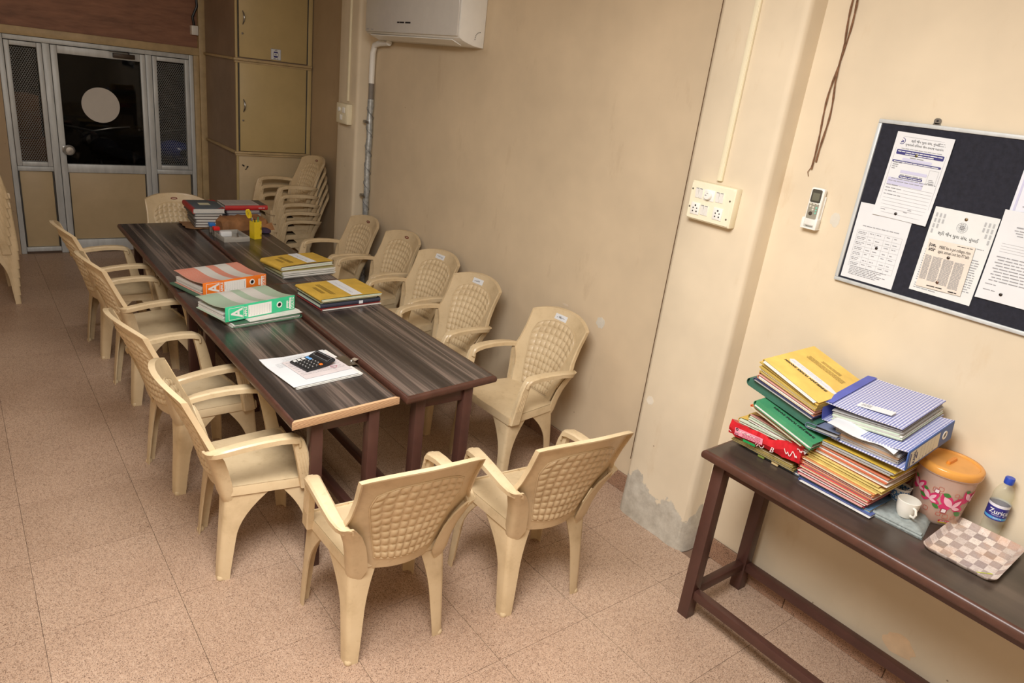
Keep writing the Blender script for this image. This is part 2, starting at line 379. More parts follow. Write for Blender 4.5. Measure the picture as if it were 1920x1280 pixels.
bar(dr, 'panel', .872, 1.520, .130, .768, BY+.012, BY+.03, M_panel)
for a, b in ((.863, .871), (1.521, 1.529)): bar(dr, 'shadow_strip', a, b, .126, .771, BY+.008, BY+.03, M_alu_dark)
bar(dr, 'glass_pane', .863, 1.529, .851, 1.819, BY+.014, BY+.020, M_glass, 0)
MB().rings([[(1.178+.158*math.cos(2*math.pi*k/48), y, 1.398+.158*math.sin(2*math.pi*k/48)) for k in range(48)] for y in (BY+.0135, BY+.0128)]).build('round_sticker', pm('white_vinyl', (205, 200, 192), .6, .02), dr)
kn = MB().lathe([(.001, .085), (.030, .082), (.045, .066), (.047, .050), (.036, .034), (.018, .026), (.016, 0), (.020, -.001)], 24)
kn.xf(T(.882, BY-.006, .985) @ Matrix.Rotation(math.pi/2, 4, 'X')); kn.build('door_knob', pm('satin_steel', (196, 194, 190), .28, .04, metal=.6), dr)
MB().box(.832, .872, BY-.012, BY-.006, .955, 1.015).build('latch_plate', M_chrome, dr, bev=.002)
cl = MB().box(1.30, 1.48, BY-.055, BY-.007, 1.835, 1.875).build('door_closer', pm('bronze_casting', (64, 52, 40), .45, .2, metal=.4), dr, bev=.004)
MB().box(1.27, 1.43, BY-.05, BY-.035, 1.885, 1.895).build('closer_arm', M_black, cl, bev=.002)
MB().box(1.425, 1.436, BY-.045, BY-.030, 1.875, 1.893).build('closer_pivot', M_black, cl)
# small junction box and loose cable by the top of the post
jb = thing('junction_box', 'small white junction box hanging beside the plywood panel', 'junction box', (2.02, BY-.02, 2.16))
MB().box(-.03, .03, -.03, .045, -.04, .045).build('box', M_white, jb, bev=.004)
MB().tube([(0.0, 0, .045), (-.015, -.01, .12), (.03, -.005, .22), (.015, -.01, .36), (.02, 0, .60)], .012, 8).build('cable', M_black, jb)

# outside the door: dark yard with parked motorcycles and cartons
tag(struct(MB().box(-2, 4.5, BY+.12, 12.6, -.12, -.02).build('floor_outside', pm('dark_asphalt', (52, 48, 44), .9, .2))), 'dark paved yard outside the door', 'ground')
tag(struct(MB().box(-2, 4.5, 12.4, 12.6, -.1, 3.6).build('wall_outside', pm('dim_outer_wall', (70, 62, 54), .9, .2))), 'dim wall across the yard', 'wall')
def motorcycle(loc, rz, tank, label):
    r = thing('motorcycle', label, 'motorcycle', loc, rz, 'motorcycles parked outside')
    rub = pm('tyre_rubber', (24, 24, 24), .8, .1); bd = pm('tank_'+label[:9], tank, .25, .05, coat=.6); blk = M_black; ch = M_chrome
    for y in (-.62, .62):
        w = MB(); rings = []
        for k in range(28):
            a = 2*math.pi*k/28; ce = Vector((0, y+.26*math.cos(a), .31+.26*math.sin(a))); rd = Vector((0, math.cos(a), math.sin(a)))
            rings.append([ce+rd*.045*math.cos(q)+Vector((.045*math.sin(q), 0, 0)) for q in (2*math.pi*i/8 for i in range(8))])
        w.rings(rings+[rings[0]], True, False).build('wheel', rub, r)
    MB().tube([(0, -.62, .31), (0, -.35, .55), (0, -.2, .78), (0, .35, .80)], .035, 8).tube([(0, .35, .8), (0, .2, .35), (0, -.3, .35)], .03, 8).build('frame', blk, r)
    MB().rings([[(w*math.cos(a), y, .82+h*math.sin(a)) for a in (2*math.pi*k/14 for k in range(14))] for y, w, h in ((-.02, .06, .05), (.05, .13, .11), (.22, .15, .13), (.36, .10, .09), (.42, .03, .03))]).build('fuel_tank', bd, r)
    MB().rings([[(w*math.cos(a), y, .82+h*math.sin(a)) for a in (2*math.pi*k/12 for k in range(12))] for y, w, h in ((-.66, .05, .03), (-.6, .10, .05), (-.3, .13, .06), (0, .10, .05))]).build('seat', blk, r)
    MB().tube([(0, .62, .31), (0, .45, .95)], .03, 8).tube([(-.36, .33, 1.05), (-.2, .44, 1.02), (0, .46, .98), (.2, .44, 1.02), (.36, .33, 1.05)], .014, 8).build('handlebar', ch, r)
    MB().lathe([(.01, -.07), (.07, -.05), (.095, 0), (.09, .05), (.02, .06)], 18).xf(T(0, .53, .88) @ Matrix.Rotation(-math.pi/2, 4, 'X')).build('headlight', ch, r)
    MB().box(-.11, .11, -.74, -.73, .50, .60).build('number_plate', pm('yellowed_plate', (190, 160, 90), .5), r)
    MB().box(-.14, .14, -.25, .15, .30, .58).build('engine', ch, r, bev=.03)
    MB().tube([(.13, .1, .35), (.16, -.3, .32), (.17, -.7, .40)], .035, 8).build('exhaust', ch, r)
    return r
motorcycle((1.45, 9.15, -.02), .25, (30, 30, 36), 'dark motorcycle seen through the glass door with its number plate facing in')
motorcycle((2.25, 9.25, -.02), .55, (40, 70, 170), 'blue motorcycle behind the mesh window right of the door')
for k, (x, y, z, s) in enumerate(((.55, 9.0, -.02, .5), (.58, 9.02, .484, .46), (.54, 9.0, .948, .42))):
    cb = thing('cardboard_carton', ['lowest brown carton stacked outside the left mesh window', 'middle brown carton stacked outside the left mesh window', 'topmost brown carton stacked outside the left mesh window'][k], 'carton', (x, y, z), rnd.uniform(-.2, .2), 'cartons stacked outside')
    MB().box(-s/2, s/2, -s*.4, s*.4, 0, s*.98).build('carton_body', pm('corrugated_card', (150, 100, 62), .8, .12), cb, bev=.004)
    MB().box(-s/2, s/2, -.025, .025, s*.981, s*.984).build('packing_tape', pm('brown_tape', (120, 80, 45), .3), cb)
# ------------------------------------------------------------------ print helpers
def word_lines(mb, x0, x1, y, h, gap=.35, r=None, last=1.0):
    """one line of tiny illegible print: word-length dashes"""
    r = r or rnd; x = x0; end = x0+(x1-x0)*last
    while x < end-h:
        w = min(r.uniform(2.0, 6.0)*h, end-x); mb.add([(x, y, 0), (x+w, y, 0), (x+w, y+h*.62, 0), (x, y+h*.62, 0)], [(0, 1, 2, 3)]); x += w+h*gap*2
def rule(mb, x0, x1, y, t=.0006): mb.add([(x0, y, 0), (x1, y, 0), (x1, y+t, 0), (x0, y+t, 0)], [(0, 1, 2, 3)])
def ring_outline(mb, x0, x1, y0, y1, t=.0007):
    rule(mb, x0, x1, y0, t); rule(mb, x0, x1, y1-t, t)
    mb.add([(x0, y0, 0), (x0+t, y0, 0), (x0+t, y1, 0), (x0, y1, 0)], [(0, 1, 2, 3)]); mb.add([(x1-t, y0, 0), (x1, y0, 0), (x1, y1, 0), (x1-t, y1, 0)], [(0, 1, 2, 3)])
def disc(mb, cx, cy, r, z=0, n=20): mb.add([(cx+r*math.cos(2*math.pi*k/n), cy+r*math.sin(2*math.pi*k/n), z) for k in range(n)], [tuple(range(n))])
def annulus(mb, cx, cy, r0, r1, n=28):
    for k in range(n):
        a, b = 2*math.pi*k/n, 2*math.pi*(k+1)/n
        mb.add([(cx+r*math.cos(t), cy+r*math.sin(t), 0) for r, t in ((r0, a), (r1, a), (r1, b), (r0, b))], [(0, 1, 2, 3)])
def plate(mb, x0, x1, y0, y1, z=0, r=0.0):
    if r: mb.add([((x0+x1)/2+x, (y0+y1)/2+y, z) for x, y in rrect(x1-x0, y1-y0, r, 4)], [tuple(range(20))])
    else: mb.add([(x0, y0, z), (x1, y0, z), (x1, y1, z), (x0, y1, z)], [(0, 1, 2, 3)])
def scribble(mb, x0, x1, y, h, seed, t=.0011):
    r = random.Random(seed); x = x0; pts = []
    while x < x1: pts.append((x, y+r.uniform(-.5, .5)*h)); x += h*r.uniform(.10, .28)
    for (ax, ay), (bx, by) in zip(pts, pts[1:]):
        if r.random() < .14: continue
        d = Vector((bx-ax, by-ay)); n = Vector((-d.y, d.x)).normalized()*t/2
        mb.add([(ax-n.x, ay-n.y, 0), (bx-n.x, by-n.y, 0), (bx+n.x, by+n.y, 0), (ax+n.x, ay+n.y, 0)], [(0, 1, 2, 3)])
# ------------------------------------------------------------------ moulded plastic armchair
def chair_plastic():
    m, nt, b = nodes_of('beige_moulded_plastic')
    v = coord(nt, 'Object'); n = noise(nt, v, 5, 5, 0.65); n2 = noise(nt, v, 30, 3, 0.6)
    oi = N(nt, 'ShaderNodeObjectInfo')
    c = ramp(nt, n.outputs[0], [(0.28, (192, 168, 130)), (0.5, (213, 190, 152)), (0.75, (221, 199, 162))])
    g = ramp(nt, n2.outputs[0], [(0.58, (0, 0, 0, 1)), (0.75, (1, 1, 1, 1))])
    f = N(nt, 'ShaderNodeMath', operation='MULTIPLY'); nt.links.new(g, f.inputs[0]); f.inputs[1].default_value = 0.22
    c = mixc(nt, f.outputs[0], c, rgb((150, 122, 82)))
    c = mixc(nt, 1.0, c, ramp(nt, oi.outputs['Random'], [(0, (0.93, 0.93, 0.94, 1)), (1, (1, 1, 1, 1))]), 'MULTIPLY')
    nt.links.new(c, b.inputs['Base Color']); b.inputs['Roughness'].default_value = 0.36; b.inputs['Specular IOR Level'].default_value = 0.5
    return m
M_pl = chair_plastic()
SEAT_C = [(-.190, -.165), (.190, -.165), (.232, .185), (-.232, .185)]     # seat corners: rear left, rear right, front right, front left
FOOT_C = [(-.197, -.205), (.197, -.205), (.250, .205), (-.250, .205)]
ZS = 0.395                                                            # underside of the apron
def leg_mesh(i):
    """L-shaped shell leg that flares into the apron at its top, as on a moulded chair"""
    sc, fc = Vector(SEAT_C[i]).to_3d(), Vector(FOOT_C[i]).to_3d()
    pa, pb = Vector(SEAT_C[(i-1) % 4]).to_3d(), Vector(SEAT_C[(i+1) % 4]).to_3d()
    da, db = (pa-sc).normalized(), (pb-sc).normalized(); rings = []
    th = 0.006; rear = i < 2
    for k in range(17):
        z = (ZS+.04)*k/16; t = min(1, z/ZS); c = fc.lerp(sc, t**1.15); c.z = 0
        fl = max(0, (z-.20)/(ZS-.20)); fl = fl*fl*(1.0 if fl < 1 else 1)
        wa = .040+.020*t+.075*fl; wb = .040+.020*t+.075*fl
        if rear:
            if i == 0: wa = .046+.022*t+.10*fl; wb = .044+.034*t+.025*fl
            else: wb = .046+.022*t+.10*fl; wa = .044+.034*t+.025*fl
        rr = .016
        arc = []
        for q in (0, .5, 1.0):
            a = math.pi/2*q; arc.append(c+da*rr*(1-math.sin(a))+db*rr*(1-math.cos(a)))
        outer = [c+da*wa]+arc+[c+db*wb]
        o2 = da*th+db*th
        inner = [c+db*(wb)+da*th, c+da*(rr*.9+th)+db*(rr*.9+th)*0.6, c+o2*1.6, c+da*(rr*.9+th)*0.6+db*(rr*.9+th), c+da*wa+db*th]
        inner = [c+db*wb+da*th, c+db*(rr+.004)+da*th*1.2, c+da*(rr*.45+th)+db*(rr*.45+th), c+da*(rr+.004)+db*th*1.2, c+da*wa+db*th]
        rings.append([p+Vector((0, 0, z)) for p in outer+inner])
    mb = MB().rings(rings)
    if rear:                                                          # rounded toe of the rear leg
        d = (da+db).normalized(); c = fc+d*.018
        mb.rings([[c+Vector((r*math.cos(a), r*math.sin(a), z)) for a in (2*math.pi*k/10 for k in range(10))] for r, z in ((.015, 0), (.0165, .004), (.015, .013), (.008, .022), (.002, .026))])
    return mb.mesh('leg', M_pl, 50)
def seat_mesh():
    mb = MB(); rows = []
    n = 12
    def pt(u, v, z):
        a = Vector(SEAT_C[0]).lerp(Vector(SEAT_C[3]), v); b = Vector(SEAT_C[1]).lerp(Vector(SEAT_C[2]), v); p = a.lerp(b, u)
        return (p.x, p.y, z)
    for j in range(n+1):
        v = j/n; row = []
        for i in range(n+1):
            u = i/n; e = (1-(2*u-1)**6)*(1-(2*v-1)**6)
            z = .440-.016*e*math.sin(math.pi*min(1, u))*(.6+.4*(1-v)) - .010*max(0, v-.82)/.18 - (1-e)*.004
            row.append(pt(u, v, z))
        rows.append(row)
    mb.grid(rows, thick=(0, 0, -.006))
    # apron round the seat
    per = []
    for k in range(4):
        a, b = Vector(SEAT_C[k]), Vector(SEAT_C[(k+1) % 4]); cen = Vector((0, .01))
        for q in range(6): per.append(a.lerp(b, q/6))
    def off(p, d): r = (p-Vector((0, .01))); return p+r.normalized()*d
    prof = [(-.004, .432), (.002, .434), (.004, .428), (.007, ZS), (.002, ZS), (-.002, .425)]
    rings = [[(*off(p, d), z) for d, z in prof] for p in per]
    mb.rings(rings+[rings[0]], True, False)
    return mb.mesh('seat', M_pl, 50)
def back_y(z, u):
    if z < .62: y = -.178-.060*((z-.40)/.22)
    else: y = -.238-.100*((z-.62)/.23)
    return y+.034*u*u-.012*(1-u*u)
def back_w(z):
    pts = [(.385, .150), (.45, .168), (.52, .182), (.58, .205), (.615, .232), (.64, .232), (.67, .222), (.75, .217), (.84, .221), (.90, .222)]
    for (a, wa), (b, wb) in zip(pts, pts[1:]):
        if z <= b: return wa+(wb-wa)*max(0, (z-a))/(b-a)
    return pts[-1][1]
def back_top(u): return .882-.040*abs(u)**2.4
def backrest_mesh():
    mb = MB(); nu, nv = 24, 26; F_, B_ = [], []
    def P(u, v, dy):
        z = .385+(back_top(u)-.385)*v; return Vector((u*back_w(z), back_y(z, u)+dy, z))
    fr_ = [[P(-1+2*i/nu, j/nv, .004) for i in range(nu+1)] for j in range(nv+1)]
    mb.grid(fr_, thick=(0, -.008, 0))
    # flange turned backwards round the rim
    rim = [P(-1, j/nv, 0) for j in range(8, nv+1)]+[P(-1+2*i/nu, 1, 0) for i in range(1, nu)]+[P(1, j/nv, 0) for j in range(nv, 7, -1)]
    rings = []
    for k, p in enumerate(rim):
        t = (rim[min(k+1, len(rim)-1)]-rim[max(k-1, 0)]).normalized(); nrm = Vector((0, 1, .2)).normalized(); out = t.cross(nrm).normalized()
        if out.dot(p-Vector((0, p.y, .6))) < 0: out = -out
        dn = Vector((0, -.020, .003))
        rings.append([p+out*.005+Vector((0, .004, 0)), p-out*.004+Vector((0, .005, 0)), p-out*.002+dn, p+out*.004+dn])
    mb.rings(rings)
    # ridge framing the quilted panel, front and back
    def panel_pt(s, dy):                                              # s in 0..1 round the shield outline
        u, v = s; return None
    return mb.mesh('backrest', M_pl, 45)
PAN_Z0, PAN_H = .432, .388
def pan_xz(a, b):
    """shield-shaped quilted panel: a across -1..1, b up 0..1"""
    w = (.108+.062*min(1, b/.80)-.010*max(0, b-.85)/.15); top = PAN_Z0+PAN_H-.046*a*a*abs(a)
    z0 = PAN_Z0+.012*a*a; z = z0+(top-z0)*b
    return a*w, z
def panel_mesh():
    mb = MB(); nc, nr, q = 9, 10, 6
    for side in (1, -1):
        rows = []
        for j in range(nr*q+1):
            row = []
            for i in range(nc*q+1):
                a = -1+2*i/(nc*q); b = j/(nr*q)
                x, z = pan_xz(a, b); u = x/max(.05, back_w(z))
                ca, cb = (i % q)/q, (j % q)/q
                h = .0074*(1-abs(2*ca-1)**2.6)*(1-abs(2*cb-1)**2.6)*(1 if side > 0 else 1.0)
                edge = i in (0, nc*q) or j in (0, nr*q)
                y = back_y(z, u)+side*(.0045+(0 if edge else .0006+h)+(-.002 if edge else 0))
                row.append((x, y, z))
            rows.append(row)
        mb.grid(rows)
        # border bead
        out = [pan_xz(-1, b/12) for b in range(13)]+[pan_xz(-1+a/6, 1) for a in range(1, 12)]+[pan_xz(1, 1-b/12) for b in range(13)]+[pan_xz(1-a/6, 0) for a in range(1, 12)]
        pts = [(x, back_y(z, x/max(.05, back_w(z)))+side*.0045, z) for x, z in out]; pts.append(pts[0])
        mb.tube(pts, .0032, 5, caps=False)
    return mb.mesh('quilted_panel', M_pl, 30)
def arm_mesh(sx):
    """flat arm with turned-down lips, front end rolling over into the post"""
    path = [(.240, .114, .600, .048), (.242, .112, .622, .052), (.245, .102, .640, .055), (.246, .082, .650, .056), (.250, .03, .656, .052), (.253, -.04, .657, .050), (.254, -.12, .652, .048), (.252, -.185, .643, .046), (.244, -.226, .634, .044), (.232, -.250, .628, .036)]
    rings = []
    for k, (x, y, z, w) in enumerate(path):
        p = Vector((x, y, z)); a = Vector(path[max(0, k-1)][:3]); b = Vector(path[min(len(path)-1, k+1)][:3])
        t = (b-a).normalized(); side = Vector((1, 0, 0)) if k < 6 else Vector((1, .25*(k-5)/2, 0)).normalized()
        nn = side.cross(t); nn = nn if nn.z > 0 or k < 2 else -nn
        if k < 2: nn = Vector((0, 1, .25)).normalized()
        nn.normalize()
        L = w/2; lip = .024 if 2 <= k else .012
        sec = [(-L, -lip), (-L, -.004), (-L+.007, .002), (0, .004), (L-.007, .002), (L, -.004), (L, -lip), (L-.005, -lip), (L-.005, -.006), (-L+.005, -.006), (-L+.005, -lip)]
        rings.append([p+side*s+nn*h for s, h in sec])
    mb = MB().rings(rings)
    # post from the seat side up to the arm
    pr = []
    for z, x, y, wy in ((.395, .236, .150, .062), (.45, .238, .141, .058), (.52, .240, .128, .055), (.58, .242, .115, .053), (.625, .245, .102, .046), (.640, .246, .094, .034)):
        pr.append([(x+.014, y+wy/2-.006, z), (x+.008, y+wy/2, z), (x-.010, y+wy/2, z), (x-.012, y+wy/2-.006, z), (x-.012, y-wy/2, z), (x+.010, y-wy/2, z), (x+.014, y-wy/2+.006, z)])
    mb.rings(pr)
    for k in range(4):                                                # moulded ribs on the outside of the post
        yy = .152-.011*k; mb.tube([(.2525, yy+.002, .47), (.2555, yy-.018, .572)], .0022, 5)
    # rear gusset down to the leg
    gs = []
    for z, x0, x1, y0, y1 in ((.330, .152, .184, -.158, -.150), (.365, .140, .192, -.170, -.150), (.398, .128, .199, -.181, -.150), (.46, .138, .205, -.194, -.158), (.52, .152, .217, -.210, -.172), (.58, .176, .238, -.229, -.190), (.615, .200, .254, -.242, -.208), (.632, .214, .262, -.248, -.218)):
        gs.append([(x0, y0-.006, z), (x1-.028, y0-.003, z), (x1-.016, y0, z), (x1-.007, y0+.006, z), (x1-.002, y0+.014, z), (x1, y0+.026, z), (x1-.003, y1+.014, z), (x1-.012, y1+.014, z), (x1-.010, y0+.028, z), (x1-.016, y0+.016, z), (x1-.026, y0+.008, z), (x0, y0+.003, z)])
    mb.rings(gs)
    if sx < 0: mb.xf(Matrix.Diagonal((-1, 1, 1, 1)))
    return mb.mesh('armrest', M_pl, 32)
ME_leg = [leg_mesh(i) for i in range(4)]; ME_seat = seat_mesh(); ME_back = backrest_mesh(); ME_pan = panel_mesh(); ME_arm = [arm_mesh(-1), arm_mesh(1)]
M_logo = pm('maroon_emblem', (120, 50, 36), .4, .05); M_logo_t = pm('cream_emblem_print', (220, 200, 170), .5, .02)
def back_frame(u, z, lift):
    """frame on the front face of the backrest, reading for someone facing the chair"""
    w = back_w(z); y = back_y(z, u)+.004+lift
    slope = (back_y(z+.01, u)-back_y(z-.01, u))/.02; su = (back_y(z, u+.05)-back_y(z, u-.05))/(.1*w)
    return frame((u*w, y, z), (-1, -su, 0), (0, slope, 1))
def logo_mesh():
    M = back_frame(0, .846, .001)
    mb = MB().rings([[M @ Vector((.026*math.cos(a), .010*math.sin(a), z)) for a in (2*math.pi*k/24 for k in range(24))] for z in (-.002, .0015)])
    return mb.mesh('emblem', M_logo, 40)
ME_logo = logo_mesh()
ME_logot = MB().box(-.014, .014, -.0022, .0022, .0016, .0022, mat=back_frame(0, .846, .001)).mesh('emblem_stripe', M_logo_t, 0)
def armchair(loc, rz, label, group, note=None, logo=False, tiltm=None):
    r = thing('plastic_armchair', label, 'chair', loc, rz, group)
    link('seat', ME_seat, r); b = link('backrest', ME_back, r); link('quilted_panel', ME_pan, b)
    for m in ME_arm: link('armrest', m, r)
    for m in ME_leg: link('leg', m, r)
    if logo:
        e = link('emblem', ME_logo, b); e['label'] = 'small maroon oval emblem'
        # lettering joined on the emblem
        link('emblem_stripe', ME_logot, b)
    if note:
        M = back_frame(.12, .843, .0015)
        s = MB().box(-.046, .046, -.017, .017, -.0008, .0006, mat=M).build('name_slip', M_paper, r); s['label'] = 'white paper name slip'
        mb = MB(); scribble(mb, -.030, .034 if note > 1 else .016, 0, .013, note+30, .0016); mb.xf(M @ T(0, 0, .0012)).build('handwriting', M_ink, s, 0)['kind'] = 'stuff'
    return r
R_ = math.radians
armchair((1.139, 2.010, 0), R_(-4.6), 'beige plastic armchair nearest the camera with its back turned at the table end', 'armchairs around the table')
armchair((1.793, 1.925, 0), R_(-5.3), 'beige plastic armchair back-on between the nearest chair and the pillar', 'armchairs around the table')
armchair((.882, 2.680, 0), R_(-93), 'beige plastic armchair on the left table side beside the calculator, nearest of that row', 'armchairs around the table', note=4)
armchair((.847, 3.417, 0), R_(-82), 'beige plastic armchair second from the front on the left table side', 'armchairs around the table')
armchair((.869, 4.464, 0), R_(-84), 'beige plastic armchair third from the front on the left table side', 'armchairs around the table')
armchair((.835, 5.250, 0), R_(-85), 'beige plastic armchair farthest back on the left table side, nearest the glass door', 'armchairs around the table')
armchair((2.318, 2.762, 0), R_(91.5), 'beige plastic armchair with white slip, nearest of the chairs against the wall', 'armchairs along the wall', note=2)
armchair((2.262, 3.49, 0), R_(96), 'beige plastic armchair with white slip, second of the chairs against the wall', 'armchairs along the wall', note=1)
armchair((2.345, 4.09, 0), R_(96), 'beige plastic armchair with white slip, middle of the chairs against the wall', 'armchairs along the wall', note=3)
armchair((2.385, 4.69, 0), R_(95), 'beige plastic armchair with maroon emblem, fourth of the chairs against the wall', 'armchairs along the wall', logo=True)
armchair((2.330, 5.26, 0), R_(92), 'beige plastic armchair with maroon emblem, farthest against the wall beside the pipe', 'armchairs along the wall', logo=True)
armchair((1.405, 5.900, 0), R_(179), 'beige plastic armchair facing the camera at the far table end behind the registers', 'armchairs around the table', logo=True)
ords = ['lowest', 'second lowest', 'middle', 'second from top', 'topmost']
for k in range(5):
    armchair((2.42-.012*k, 6.45, .078*k), R_(92), 'beige plastic armchair, %s of the stack beside the cupboard' % ords[k], 'chairs stacked beside the cupboard', logo=(k == 4))
ordl = ['lowest', 'second lowest', 'third lowest', 'middle', 'third from top', 'second from top', 'topmost']
for k in range(7):
    armchair((.095+.004*k, 6.60, .070*k), R_(-88), 'beige plastic armchair, %s of the stack at the left picture edge' % ordl[k], 'chairs stacked at the left')

# ------------------------------------------------------------------ long tables and bench
def top_slab(parent, quad, z1, th, raw=(), lam=None):
    """table top: laminate face, edging strips along each side (raw = sides of bare plywood)"""
    q = [Vector((x, y, 0)) for x, y in quad]; c = sum(q, Vector())/4
    e = .016
    ins = []
    for i in range(4):
        a, b, d = q[i-1], q[i], q[(i+1) % 4]; ins.append(b+((a-b).normalized()+(d-b).normalized())*e)
    MB().prism([(p.x, p.y) for p in ins], z1-th*.95, z1).build('table_top', lam or M_lam, parent, 0)
    for i in range(4):
        a, b = q[i], q[(i+1) % 4]; ai, bi = ins[i], ins[(i+1) % 4]
        rings = []
        for P_, Q_ in ((a, ai), (b, bi)):
            o = P_-Q_; prof = [(0, z1), (.55, z1-.0015), (.85, z1-.006), (1, z1-.014), (1, z1-th+.012), (.85, z1-th+.004), (.55, z1-th), (0, z1-th)]
            if i in raw: prof = [(0, z1-.0008), (.3, z1-.001), (.9, z1-.001), (.95, z1-.004), (.95, z1-th+.002), (.9, z1-th), (.3, z1-th), (0, z1-th)]
            rings.append([(Q_.x+o.x*f, Q_.y+o.y*f, z) for f, z in prof])
        MB().rings(rings).build('edging', M_ply if i in raw else M_edge, parent, 60)
def table(name, label, quad, z, legs, raw=(), th=.034, group=None, low=.12, lows=('x0', 'x1', 'y1'), ap=.062, leg=.05, lam=None):
    r = thing(name, label, 'table', (0, 0, 0), 0, group)
    top_slab(r, quad, z, th, raw, lam)
    x0, x1, y0, y1 = legs; h = leg/2; zt = z-th
    for x in (x0, x1):
        for y in (y0, y1): MB().box(x-h, x+h, y-h, y+h, 0, zt).build('leg', M_maroon, r, bev=.003)
    for y in (y0, y1): MB().box(x0+h, x1-h, y-.015, y+.015, zt-ap, zt).build('apron', M_maroon, r, bev=.002)
    for x in (x0, x1): MB().box(x-.015, x+.015, y0+h, y1-h, zt-ap, zt).build('apron', M_maroon, r, bev=.002)
    if 'x0' in lows: MB().box(x0-.018, x0+.018, y0+h, y1-h, low-.02, low+.02).build('stretcher', M_maroon, r, bev=.002)
    if 'x1' in lows: MB().box(x1-.018, x1+.018, y0+h, y1-h, low-.02, low+.02).build('stretcher', M_maroon, r, bev=.002)
    for t, y in (('y0', y0), ('y1', y1)):
        if t in lows: MB().box(x0+h, x1-h, y-.018, y+.018, low-.02, low+.02).build('stretcher', M_maroon, r, bev=.002)
    return r
G = 'dark laminate tables pushed together'
table('long_table', 'dark laminate table with bare plywood end, front left of the four pushed together', [(.912, 2.345), (1.404, 2.392), (1.392, 4.072), (.893, 4.052)], .752, (1.040, 1.292, 2.425, 3.93), raw=(0,), group=G, lows=('x1', 'y1'))
table('long_table', 'dark laminate table with brown bullnose end, front right of the four pushed together', [(1.424, 2.368), (1.942, 2.418), (1.902, 4.10), (1.410, 4.08)], .752, (1.530, 1.785, 2.445, 3.95), group=G, lows=('x0', 'y1'))
table('long_table', 'dark laminate table at the far left of the four, empty top', [(.905, 4.060), (1.392, 4.078), (1.408, 5.84), (.915, 5.80)], .744, (1.02, 1.30, 4.20, 5.68), group=G, lows=('x1', 'y1'))
table('long_table', 'dark laminate table at the far right of the four, under the registers and pen holder', [(1.408, 4.086), (1.898, 4.106), (1.906, 5.80), (1.420, 5.83)], .744, (1.53, 1.79, 4.22, 5.68), group=G, lows=('x0', 'y1'))
BZ = .807
table('side_bench', 'narrow dark bench table with worn bullnose edge against the right wall', [(2.212, -1.2), (2.720, -1.2), (2.720, 1.432), (2.212, 1.417)], BZ, (2.300, 2.675, -1.1, 1.365), th=.036, low=.125, lows=('x0', 'x1', 'y1'), ap=.055, leg=.052, lam=M_lam2)
M_navyink = pm('navy_print_ink', (58, 56, 120), .7, .03); M_lilac = pm('lilac_print_tint', (198, 198, 224), .75, .02)
M_fgrey = pm('faint_grey_print', (176, 178, 180), .75, .02)

# ------------------------------------------------------------------ cupboard in the far corner
UX0, UY = 2.116, 6.889
cb = thing('tall_cupboard', 'tall built-in khaki cupboard with two stacked doors beside the chair stack', 'cupboard')
MB().box(UX0, FX-.006, UY+.012, BY-.012, 0, CEIL-.01).build('carcass', M_cupside, cb, 0)
MB().box(UX0+.020, FX-.045, UY+.002, UY+.012, 0, 1.125).build('base_panel', M_panel, cb, bev=.001)
MB().box(UX0-.001, UX0+.018, UY-.004, UY+.02, 0, CEIL-.02).box(FX-.048, FX-.008, UY-.004, UY+.011, 0, CEIL-.02).build('face_frame', M_cupdoor, cb, bev=.002)
for z in (1.150, 1.965):
    MB().box(UX0-.022, FX-.010, UY-.024, UY+.03, z-.012, z+.010).box(UX0-.022, UX0+.02, UY+.03, BY-.035, z-.012, z+.010).build('ledge', M_trim, cb, bev=.006)
    MB().box(UX0-.012, FX-.012, UY-.014, UY+.02, z-.030, z-.013).build('ledge_moulding', M_trim, cb, bev=.005)
for k, (z0, z1, hz) in enumerate(((1.165, 1.945, 1.57), (1.985, 2.90, 2.31))):
    d = MB().box(UX0+.032, FX-.062, UY-.010, UY+.010, z0, z1).build('cupboard_door', M_cupdoor, cb, bev=.002)
    MB().tube([(2.180, UY-.010, hz-.055), (2.183, UY-.030, hz-.03), (2.186, UY-.036, hz), (2.183, UY-.030, hz+.03), (2.180, UY-.010, hz+.055)], [.004, .007, .008, .007, .004], 8).build('pull_handle', M_chrome, d)
    MB().lathe([(.009, 0), (.009, .006), (.002, .007)], 12).xf(T(2.175, UY-.010, hz-.13) @ Matrix.Rotation(math.pi/2, 4, 'X')).build('keyhole', M_chrome, d)
    MB().box(UX0+.020, UX0+.0315, UY-.002, UY+.011, z0, z1).box(FX-.0615, FX-.049, UY-.002, UY+.011, z0, z1).build('door_gap', M_alu_dark, cb, 0)
st = thing('printed_sticker', 'small white square sticker with blue print on the upper cupboard door', 'sticker', M=frame((2.475, UY-.0108, 2.04), (1, 0, 0), (0, 0, 1)))
MB().box(-.047, .047, -.047, .047, -.0002, .0006).build('sticker_sheet', M_paper, st)
mb = MB(); ring_outline(mb, -.046, .046, -.046, .046, .002); annulus(mb, 0, -.002, .024, .026); word_lines(mb, -.010, .012, .032, .007); word_lines(mb, -.012, .012, -.004, .006); word_lines(mb, -.022, .022, -.038, .006)
mb.xf(T(0, 0, .001)).build('sticker_print', M_ink, st, 0)
mb = MB(); plate(mb, -.019, .017, .012, .024); plate(mb, -.019, .017, -.026, -.012); mb.xf(T(0, 0, .0012)).build('sticker_heading', M_navyink, st, 0)
lk = thing('broken_latch', 'dark broken latch marks on the cupboard base panel', 'latch', M=frame((2.175, UY+.0015, 1.03), (1, 0, 0), (0, 0, 1)))
